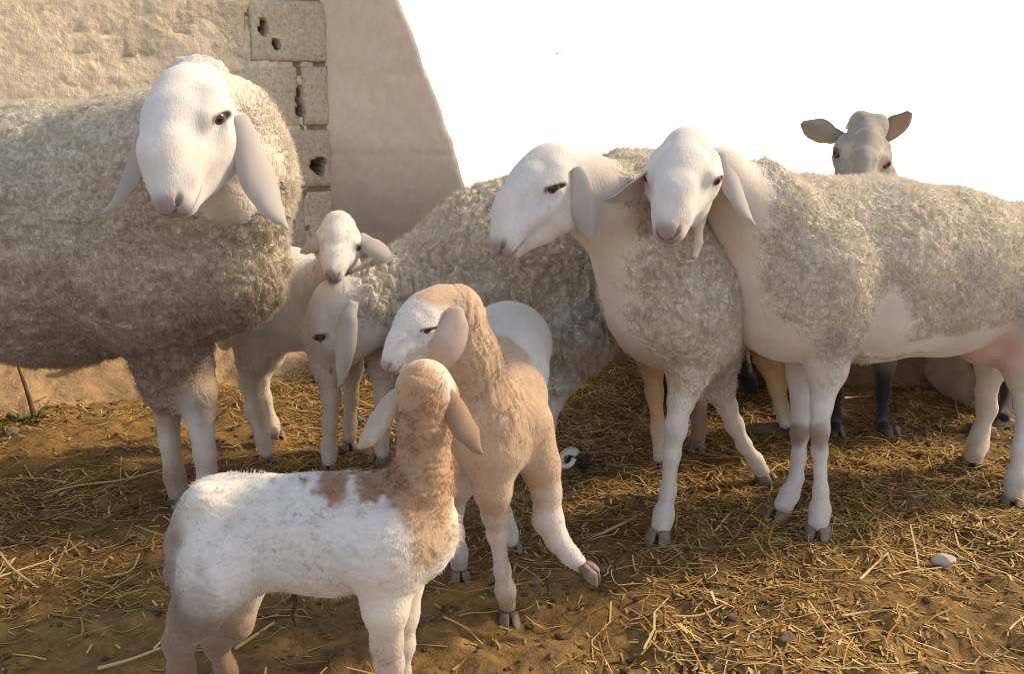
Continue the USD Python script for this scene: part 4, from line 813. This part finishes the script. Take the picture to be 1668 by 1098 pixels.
# ---- the sheep behind, neck stretched down to the left
def bowed_sheep():
    B = Body(); S = (np.array([.05, 1, 0]), .84)
    B.chain([(860, 440, 2.22, 152), (950, 432, 2.26, 148), (1050, 440, 2.29, 122)], .06, 1, "wool", S)
    B.ball(785, 452, 2.2, 118, .06, 1, "wool"); B.ball(935, 540, 2.12, 70, .04, 1, "wool")
    B.chain([(790, 440, 2.2, 110), (700, 478, 2.16, 84), (638, 490, 2.09, 64), (598, 494, 2.03, 46)], .06, 1, "wool")
    leg(B, [(940, 545, 2.11, 72), (912, 615, 2.1, 30), (902, 650, 2.1, 20), (890, 700, 2.1, 16), (878, 750, 2.1, 18)], .02, [1, .2, 0, 0])
    leg(B, [(660, 540, 2.24, 60), (625, 600, 2.22, 22), (624, 650, 2.22, 17), (622, 700, 2.2, 14), (622, 735, 2.2, 17)], .02, [1, 0, 0, 0], cols=["cream"] * 4)
    leg(B, [(1055, 520, 2.2, 70), (1061, 580, 2.17, 24), (1066, 640, 2.16, 16), (1073, 700, 2.15, 14), (1075, 745, 2.14, 16)], .02, [1, 0, 0, 0], cols=["orange", "orange", "orange", "cream"])
    leg(B, [(1120, 540, 2.36, 60), (1130, 600, 2.32, 24), (1140, 640, 2.3, 17), (1139, 690, 2.28, 15), (1137, 720, 2.26, 16)], .02, [1, 0, 0, 0], cols=["cream", "cream", "mud", "mud"])
    B.paint(at(610, 580, 2.1), .10, "pink", .7, .7, .2, wool=0); B.paint(at(1000, 555, 2.15), .09, "rust", .9, .7, .3, wool=.1); B.paint(at(880, 480, 2.0), .3, "dirty", .9, .15, .5)
    o, M, L = head_frame((568, 474, 1.99), (522, 588, 2.13), (-.80, .45, .1))
    T, eyes, box = add_head(B, o, M, L * 1.0, .86, .95, 0, .9, eye=1.3)
    t = thing("sheep", "woolly sheep stretching its lowered neck to the left behind the brown lamb", "sheep", (*at(880, 700, 2.2)[:2], 0))
    ears = [dict(pts=[(576, 490, 1.94, 9), (566, 520, 1.915, 16), (561, 560, 1.90, 18), (557, 600, 1.90, 12), (550, 631, 1.90, 2)], n=(-.1, -1, .1), curl=.4, inside="white"),
            dict(pts=[(600, 470, 2.22, 12), (622, 520, 2.24, 17), (630, 570, 2.24, 14), (630, 600, 2.24, 3)], n=(.3, .9, .1), curl=.4)]
    finish(t, B, PAL, .0052, box, .0024, dict(freq=56, amp=.024, stretch=(1.25, 1.1, .38), seed=31, warp=.9), eyes_of(eyes, M), ears,
           [hoof_at(874, 768, .044, (-.3, -1)), hoof_at(622, 752, .044, (-.6, -1)), hoof_at(1074, 764, .042, (-.3, -1)), hoof_at(1137, 735, .042, (-.3, -1))],
           fuzz=dict(dens=62000, w=.8, len=.0085, curl=.0024, lie=.42, spread=.4, clump=1.3), coat=None)

# ---- the white lamb at the back
def white_lamb():
    B = Body(); S = (np.array([.4, .9, 0]), .85)
    B.chain([(425, 482, 2.26, 72), (470, 488, 2.2, 80), (512, 500, 2.20, 68)], .04, .1, "white", S)
    B.chain([(522, 490, 2.19, 56), (552, 440, 2.13, 38)], .04, 0, "white")
    leg(B, [(420, 525, 2.2, 58), (412, 590, 2.19, 25), (404, 622, 2.19, 17), (413, 670, 2.19, 14), (428, 715, 2.19, 13), (433, 735, 2.18, 16)], .02, cols=["white", "cream", "cream", "cream", "cream"])
    leg(B, [(450, 530, 2.36, 52), (440, 580, 2.36, 20), (428, 612, 2.36, 13), (432, 650, 2.36, 11), (444, 690, 2.36, 11), (448, 700, 2.35, 13)], .02, cols=["cream"] * 5)
    leg(B, [(530, 545, 2.12, 42), (533, 600, 2.12, 22), (539, 645, 2.12, 18), (537, 690, 2.12, 13), (536, 730, 2.12, 14), (536, 748, 2.11, 17)], .02, cols=["cream"] * 5)
    leg(B, [(565, 545, 2.28, 36), (572, 600, 2.28, 17), (572, 650, 2.28, 13), (570, 690, 2.28, 12), (570, 712, 2.27, 14)], .02, cols=["cream"] * 4)
    B.chain([(372, 450, 2.34, 16), (362, 500, 2.36, 16), (366, 560, 2.36, 11)], .02, 0, "white")
    B.paint(at(505, 560, 2.1), .1, "cream", 1, .6, .2); B.paint(at(440, 600, 2.2), .1, "cream", 1, .5, .2); B.paint(at(398, 600, 2.15), .05, "rust", 1, .4, .4)
    o, M, L = head_frame((555, 372, 2.12), (541, 440, 1.96), (.05, -.62, .78))
    T, eyes, box = add_head(B, o, M, L, .92, .85, .8, 1.1, eye_wide=1.08, jaw=.85, eye=1.5)
    t = thing("lamb", "small all white lamb facing the camera between the ram and the wall", "lamb", (*at(480, 700, 2.18)[:2], 0))
    ears = [dict(pts=[(526, 380, 2.07, 10), (511, 391, 2.04, 18), (499, 402, 2.04, 14), (488, 411, 2.05, 3)], n=(-.25, -.8, .55), curl=.35, fold=.2, col="white"),
            dict(pts=[(584, 382, 2.09, 10), (604, 396, 2.06, 19), (624, 413, 2.05, 16), (641, 431, 2.05, 3)], n=(.25, -.8, .55), curl=.35, fold=-.2, col="white")]
    finish(t, B, PAL, .0042, box, .0019, None, eyes_of(eyes, M), ears,
           [hoof_at(436, 749, .036, (.3, -1)), hoof_at(452, 712, .036, (.6, -1)), hoof_at(536, 763, .036, (.1, -1)), hoof_at(570, 726, .036, (.2, -1))],
           coat=dict(dens=36000, len=.006, lie=.75))

# ---- the brown lamb with the white saddle
def brown_lamb():
    B = Body()
    B.chain([(828, 562, 1.80, 72), (820, 606, 1.68, 68), (806, 656, 1.56, 73)], .03, .45, "tan")
    B.ball(796, 690, 1.5, 73, .04, .6, "tan"); B.ball(846, 640, 1.54, 44, .03, .4, "tan"); B.ball(815, 722, 1.48, 50, .04, .4, "tan")
    B.chain([(786, 655, 1.5, 66), (764, 585, 1.47, 46), (744, 525, 1.46, 45)], .03, .6, "tan")
    leg(B, [(800, 745, 1.46, 48), (803, 800, 1.455, 29), (806, 838, 1.45, 26), (810, 870, 1.45, 19), (818, 930, 1.45, 15), (823, 962, 1.445, 19), (827, 985, 1.44, 20)], .016, cols=["tan", "tan", "cream", "white", "white", "rust"])
    leg(B, foot=False, pts=[(860, 690, 1.5, 42), (880, 760, 1.5, 31), (890, 800, 1.5, 29), (893, 848, 1.5, 30), (908, 880, 1.5, 22), (928, 905, 1.5, 18), (943, 919, 1.5, 19)], k=.016, cols=["tan", "tan", "cream", "white", "white", "white"])
    leg(B, [(775, 720, 1.66, 56), (744, 790, 1.63, 27), (738, 825, 1.63, 21), (742, 870, 1.62, 16), (746, 900, 1.61, 18), (748, 920, 1.6, 20)], .016, cols=["tan", "cream", "white", "white", "grey"])
    leg(B, [(830, 700, 1.76, 50), (818, 770, 1.73, 22), (814, 800, 1.73, 17), (822, 840, 1.72, 14), (829, 866, 1.71, 16), (832, 880, 1.7, 17)], .016, cols=["tan", "cream", "white", "white", "white"])
    B.chain([(800, 560, 1.86, 26), (795, 610, 1.9, 26), (797, 660, 1.9, 18)], .03, .3, "tan")
    # white saddle over the back and flank
    B.paint(at(832, 530, 1.80), .135, "white", .12, 1, .06, (1, 1.2, .75), .15, 20)
    B.paint(at(905, 620, 1.66), .1, "white", .2, 1, .08, (.55, 1.3, 1.5), .15, 20)
    B.paint(at(860, 560, 1.66), .04, "white", .3, 1, .1, (1, 1, 1), .15, 20)
    B.paint(at(826, 1000, 1.43), .045, "rust", .6, .6, .3); B.paint(at(750, 925, 1.59), .03, "rust", .6, .5, .3)
    o, M, L = head_frame((716, 500, 1.44), (620, 588, 1.36), (-.55, -.25, .8))
    T, eyes, box = add_head(B, o, M, L, 1.02, .9, .6, .35, jaw=.95, col="white", eye=1.35)
    B.chain([(722, 492, 1.45, 28), (740, 500, 1.46, 38)], .03, .3, "tan")
    B.paint(T(-.02, 0, .22), L * .30, "tan", .35, 1, .12); B.paint(T(-.05, 0, -.1), L * .27, "tan", .4, 1, .12); B.paint(T(.3, .15, -.38), L * .18, "cream", .8, .6, .2)
    t = thing("lamb", "tan lamb with white saddle and white face standing behind the speckled lamb", "lamb", (*at(815, 900, 1.55)[:2], 0))
    ears = [dict(pts=[(742, 502, 1.405, 14), (737, 530, 1.385, 26), (728, 560, 1.37, 29), (716, 590, 1.365, 20), (708, 608, 1.365, 3)], n=(-.1, -1, .15), curl=.22, fold=.1, col="pink", inside="white"),
            dict(pts=[(715, 498, 1.53, 10), (706, 530, 1.56, 20), (700, 570, 1.57, 14), (698, 590, 1.57, 3)], n=(-.1, 1, .1), curl=.3, col="tan")]
    finish(t, B, {**PAL, "pink": (.60, .47, .38), "nose": (.36, .25, .21)}, .0038, box, .0017, dict(freq=80, amp=.0085, stretch=(1.2, 1.2, .28), seed=41, warp=.5, lump=.006, crease=.12), eyes_of(eyes, M), ears,
           [hoof_at(829, 1012, .036, (.15, -1)), (at(954, 934, 1.49), (.8, -.4), .030, .75), hoof_at(750, 943, .036, (.15, -1)), hoof_at(834, 890, .034, (.2, -1))],
           fuzz=dict(dens=60000, len=.012, curl=.0012, lie=.62, spread=.2, w=.8, clump=1.0, streak=.9), coat=dict(dens=36000, len=.004))

# ---- the speckled lamb in front
def speckled_lamb():
    B = Body(); S = (np.array([0, 1, 0]), .84)
    B.chain([(380, 856, 1.22, 84), (440, 866, 1.21, 88), (540, 872, 1.2, 92), (630, 862, 1.2, 95)], .035, .6, "white", S)
    B.ball(330, 812, 1.17, 26, .03, .6, "white"); B.ball(357, 846, 1.21, 62, .03, .6, "white"); B.ball(668, 872, 1.19, 70, .035, .6, "white"); B.ball(378, 905, 1.17, 70, .03, .6, "white"); B.ball(628, 900, 1.16, 66, .03, .6, "white")
    B.chain([(672, 850, 1.2, 66), (690, 770, 1.2, 43), (691, 700, 1.2, 36), (690, 660, 1.2, 38)], .03, .8, "rust")
    leg(B, [(352, 940, 1.15, 70), (318, 1000, 1.14, 42), (292, 1045, 1.13, 31), (296, 1090, 1.13, 25), (305, 1140, 1.13, 22), (308, 1172, 1.13, 25)], .016, [.5, .3, .2, 0, 0], cols=["white", "mud", "mud", "mud", "mud"])
    leg(B, [(385, 940, 1.28, 56), (375, 1010, 1.28, 36), (350, 1046, 1.28, 24), (368, 1090, 1.28, 19), (380, 1120, 1.28, 20)], .016, [.3, 0, 0, 0], cols=["cream", "mud", "mud", "mud"])
    leg(B, [(628, 930, 1.15, 56), (628, 990, 1.14, 36), (630, 1050, 1.14, 31), (634, 1080, 1.14, 28), (640, 1150, 1.14, 20), (642, 1180, 1.14, 24)], .016, [.3, 0, 0, 0, 0], cols=["cream"] * 5)
    leg(B, [(650, 940, 1.26, 46), (652, 1000, 1.26, 28), (655, 1050, 1.26, 24), (653, 1100, 1.26, 18), (652, 1120, 1.26, 21)], .016, [.2, 0, 0, 0], cols=["cream"] * 4)
    B.chain([(298, 845, 1.19, 18), (284, 885, 1.17, 16), (283, 935, 1.15, 16), (297, 988, 1.13, 9)], .008, .5, "umber")
    rng = np.random.default_rng(5)
    for px, py, r in ((540, 786, .017), (585, 778, .014), (622, 772, .015), (648, 786, .015), (605, 792, .013), (562, 776, .010), (490, 784, .008), (432, 786, .007), (535, 776, .012), (640, 768, .012)):
        B.paint(at(px, py, 1.17), r * 1.45, "patch", .5, .95, .7, (1, 3.5, 1), None, 60)
    B.paint(at(712, 850, 1.15), .06, "rust", .5, .8, .35, (.6, 1.3, 1)); B.paint(at(676, 820, 1.16), .028, "rust", .4, .9, .3)
    B.paint(at(280, 1040, 1.12), .085, "umber", 1.0, .75, .5); B.paint(at(300, 1110, 1.12), .08, "brown", 1.0, .6, .5); B.paint(at(360, 1060, 1.26), .08, "brown", 1.0, .8, .3); B.paint(at(340, 900, 1.1), .02, "mud", .9, .35, .4); B.paint(at(320, 920, 1.1), .016, "mud", .9, .5, .4)
    B.paint(at(640, 1090, 1.12), .06, "mud", 1, .4, .4); B.paint(at(735, 860, 1.2), .04, "cream", .7, .9, .2)
    for q in ((400, 960), (520, 965), (600, 950)): B.paint(at(*q, 1.17), .05, "cream", 1, .5, .4)
    o, M, L = head_frame((690, 652, 1.19), (704, 628, 1.335), (-.05, -.25, .95))
    T, eyes, box = add_head(B, o, M, L, 1.05, .9, .7, .6, col="rust", jaw=.9)
    B.ball(691, 638, 1.2, 44, .02, .8, "rust")
    B.paint(at(738, 628, 1.20), .024, "cream", .8, 1, .4); B.paint(at(712, 594, 1.22), .024, "cream", .9, .8, .4); B.paint(at(655, 680, 1.15), .04, "brown", 1, .35, .4); B.paint(at(648, 750, 1.15), .05, "brown", 1, .4, .4)
    t = thing("lamb", "white lamb with brown speckled back and brown neck in front, seen from behind its head", "lamb", (*at(480, 1000, 1.2)[:2], 0))
    ears = [dict(pts=[(652, 636, 1.19, 10), (636, 655, 1.19, 16), (614, 688, 1.18, 19), (597, 715, 1.17, 14), (583, 731, 1.17, 3)], n=(-.35, -.9, .25), curl=.3, fold=0, col="cream"),
            dict(pts=[(726, 636, 1.19, 10), (738, 658, 1.19, 18), (755, 690, 1.18, 21), (771, 718, 1.17, 14), (786, 740, 1.17, 3)], n=(.3, -.92, .25), curl=.3, fold=0, col="tan")]
    finish(t, B, PAL, .003, box, .0022, dict(freq=62, amp=.0055, stretch=(.7, 1, 1.2), seed=51, warp=.8, lump=.014, crease=.12), eyes_of(eyes, M), ears,
           [hoof_at(311, 1192, .036, (1, -.2)), hoof_at(386, 1130, .036, (1, -.1)), hoof_at(646, 1198, .036, (1, -.2)), hoof_at(656, 1135, .036, (1, -.1))],
           fuzz=dict(dens=90000, len=.010, curl=.001, lie=.68, spread=.25, w=.7, clump=1.7, streak=.3), coat=dict(dens=36000, len=.004))
    # its navel cord
    P = [at(478, 962, 1.19), at(481, 985, 1.19), at(476, 1003, 1.19), at(482, 1022, 1.19)]
    obj("navel_cord", tube(P, [.0035, .003, .0025, .001], 6, 14), "dark_skin", t, smooth=True)

# ---- the grey goat looking over the ewe's back
def grey_goat():
    B = Body(); S = (np.array([0, 1.0, 0]), .8)
    B.chain([(1440, 425, 2.46, 90), (1520, 425, 2.48, 92), (1590, 425, 2.5, 84)], .05, 0, "grey", S)
    B.chain([(1440, 400, 2.46, 70), (1430, 310, 2.42, 30), (1415, 240, 2.37, 30)], .04, 0, "grey")
    leg(B, [(1385, 500, 2.46, 34), (1362, 600, 2.47, 17), (1360, 640, 2.47, 13), (1361, 680, 2.46, 11), (1360, 694, 2.45, 14)], .02, cols=["grey", "black", "black", "black"])
    leg(B, [(1440, 500, 2.46, 34), (1440, 590, 2.47, 17), (1438, 640, 2.47, 13), (1438, 680, 2.46, 11), (1438, 694, 2.45, 14)], .02, cols=["grey", "black", "black", "black"])
    leg(B, [(1600, 490, 2.46, 45), (1605, 590, 2.46, 20), (1612, 630, 2.46, 13), (1608, 680, 2.46, 11), (1606, 694, 2.45, 13)], .02, cols=["grey", "black", "black", "black"])
    leg(B, [(1630, 490, 2.55, 45), (1634, 580, 2.55, 20), (1640, 620, 2.55, 13), (1637, 665, 2.55, 11), (1636, 680, 2.55, 13)], .02, cols=["grey", "black", "black", "black"])
    B.chain([(1660, 400, 2.52, 14), (1680, 395, 2.52, 10)], .02, 0, "grey")
    o, M, L = head_frame((1408, 222, 2.34), (1399, 304, 2.12), (.02, -.55, .8))
    T, eyes, box = add_head(B, o, M, L, .53, .95, 0, 1, col="grey", nose_col="dark", jaw=.9, eye=1.3)
    for s in (-1, 1):                                              # two knobs of the brow
        B.ell(T(.03, s * .17, .13), M, np.array([.12, .085, .11]) * L, L * .12, 0, "grey")
        B.paint(T(.5, s * .22, .06), L * .1, "cream", .8, .5, .3)
    B.paint(T(.15, 0, .25), L * .12, "dark", .8, .4, .3)
    t = thing("goat", "grey brown goat with sideways ears looking over the ewe's back", "goat", (*at(1450, 650, 2.6)[:2], 0))
    ears = [dict(pts=[(1375, 226, 2.34, 8), (1350, 224, 2.33, 19), (1328, 213, 2.32, 20), (1306, 200, 2.31, 4)], n=(.1, .85, .5), curl=-.5, col="grey", inside="cream"),
            dict(pts=[(1435, 230, 2.34, 8), (1454, 216, 2.33, 19), (1471, 200, 2.32, 19), (1483, 183, 2.31, 5)], n=(-.1, .9, .3), curl=-.5, col="grey", inside="pink")]
    finish(t, B, {**PAL, "grey": (.24, .215, .175)}, .006, box, .0026, None, eyes_of(eyes, M), ears, [hoof_at(1360, 704, .042, (0, -1)), hoof_at(1450, 704, .042, (0, -1)), hoof_at(1606, 704, .042, (-1, -.2)), hoof_at(1636, 690, .042, (-1, -.2))],
           coat=dict(dens=14000, len=.006, lie=.85))
    P = [at(1434, 212, 2.36), at(1440, 196, 2.38), at(1449, 191, 2.42), at(1456, 197, 2.46)]
    obj("horn", tube(P, [.011, .009, .007, .003], 8, 16), "pale_horn", t, smooth=True)
    P = [at(1388, 208, 2.38), at(1384, 204, 2.42), at(1380, 208, 2.46)]
    obj("horn", tube(P, [.010, .008, .003], 8, 12), "pale_horn", t, smooth=True)

# ---- the black goat whose legs show behind
def black_goat():
    B = Body(); S = (np.array([0, 1, 0]), .8)
    B.chain([(1095, 480, 2.62, 80), (1150, 485, 2.62, 80), (1205, 480, 2.62, 76)], .05, 0, "black", S)
    B.chain([(1220, 460, 2.62, 56), (1262, 425, 2.60, 38), (1290, 410, 2.66, 34)], .04, 0, "black")
    leg(B, [(1080, 520, 2.60, 46), (1084, 580, 2.60, 22), (1086, 600, 2.60, 17), (1087, 625, 2.60, 14), (1087, 640, 2.60, 17)], .02, col="black")
    leg(B, [(1110, 520, 2.70, 46), (1112, 570, 2.70, 20), (1112, 600, 2.70, 14), (1112, 632, 2.70, 14)], .02, col="black")
    leg(B, [(1190, 520, 2.60, 40), (1197, 570, 2.60, 22), (1206, 595, 2.60, 19), (1218, 620, 2.60, 16), (1224, 632, 2.60, 18)], .02, col="black")
    leg(B, [(1215, 520, 2.70, 40), (1218, 580, 2.70, 18), (1216, 620, 2.70, 14)], .02, col="black")
    B.chain([(1040, 440, 2.62, 14), (1030, 415, 2.62, 9)], .02, 0, "black")
    o, M, L = head_frame((1285, 402, 2.66), (1335, 452, 2.6), (.5, -.1, .8))
    T, eyes, box = add_head(B, o, M, L, 1.0, .9, 0, .8, col="black", nose_col="black")
    t = thing("goat", "black goat hidden behind the sheep, only its black lower legs showing by the mud wall", "goat", (*at(1150, 620, 2.7)[:2], 0))
    ears = [dict(pts=[(1285, 408, 2.58, 8), (1282, 432, 2.55, 14), (1284, 455, 2.55, 3)], n=(0, -1, .2), curl=.3, col="black", inside="black")]
    finish(t, B, PAL, .007, None, .003, None, eyes_of(eyes, M), ears, [hoof_at(1088, 646, .042, (.2, -1)), hoof_at(1112, 640, .042, (.2, -1)), hoof_at(1228, 640, .042, (.6, -1)), hoof_at(1216, 632, .042, (.2, -1))],
           coat=dict(dens=9000, len=.02, lie=.7), hoof_mat="dark_horn")

# ---------------------------------------------------------------- build the flock, nearest last
for make in (black_goat, grey_goat, bowed_sheep, white_lamb, middle_ewe, right_ewe, big_ram, brown_lamb, speckled_lamb): make()
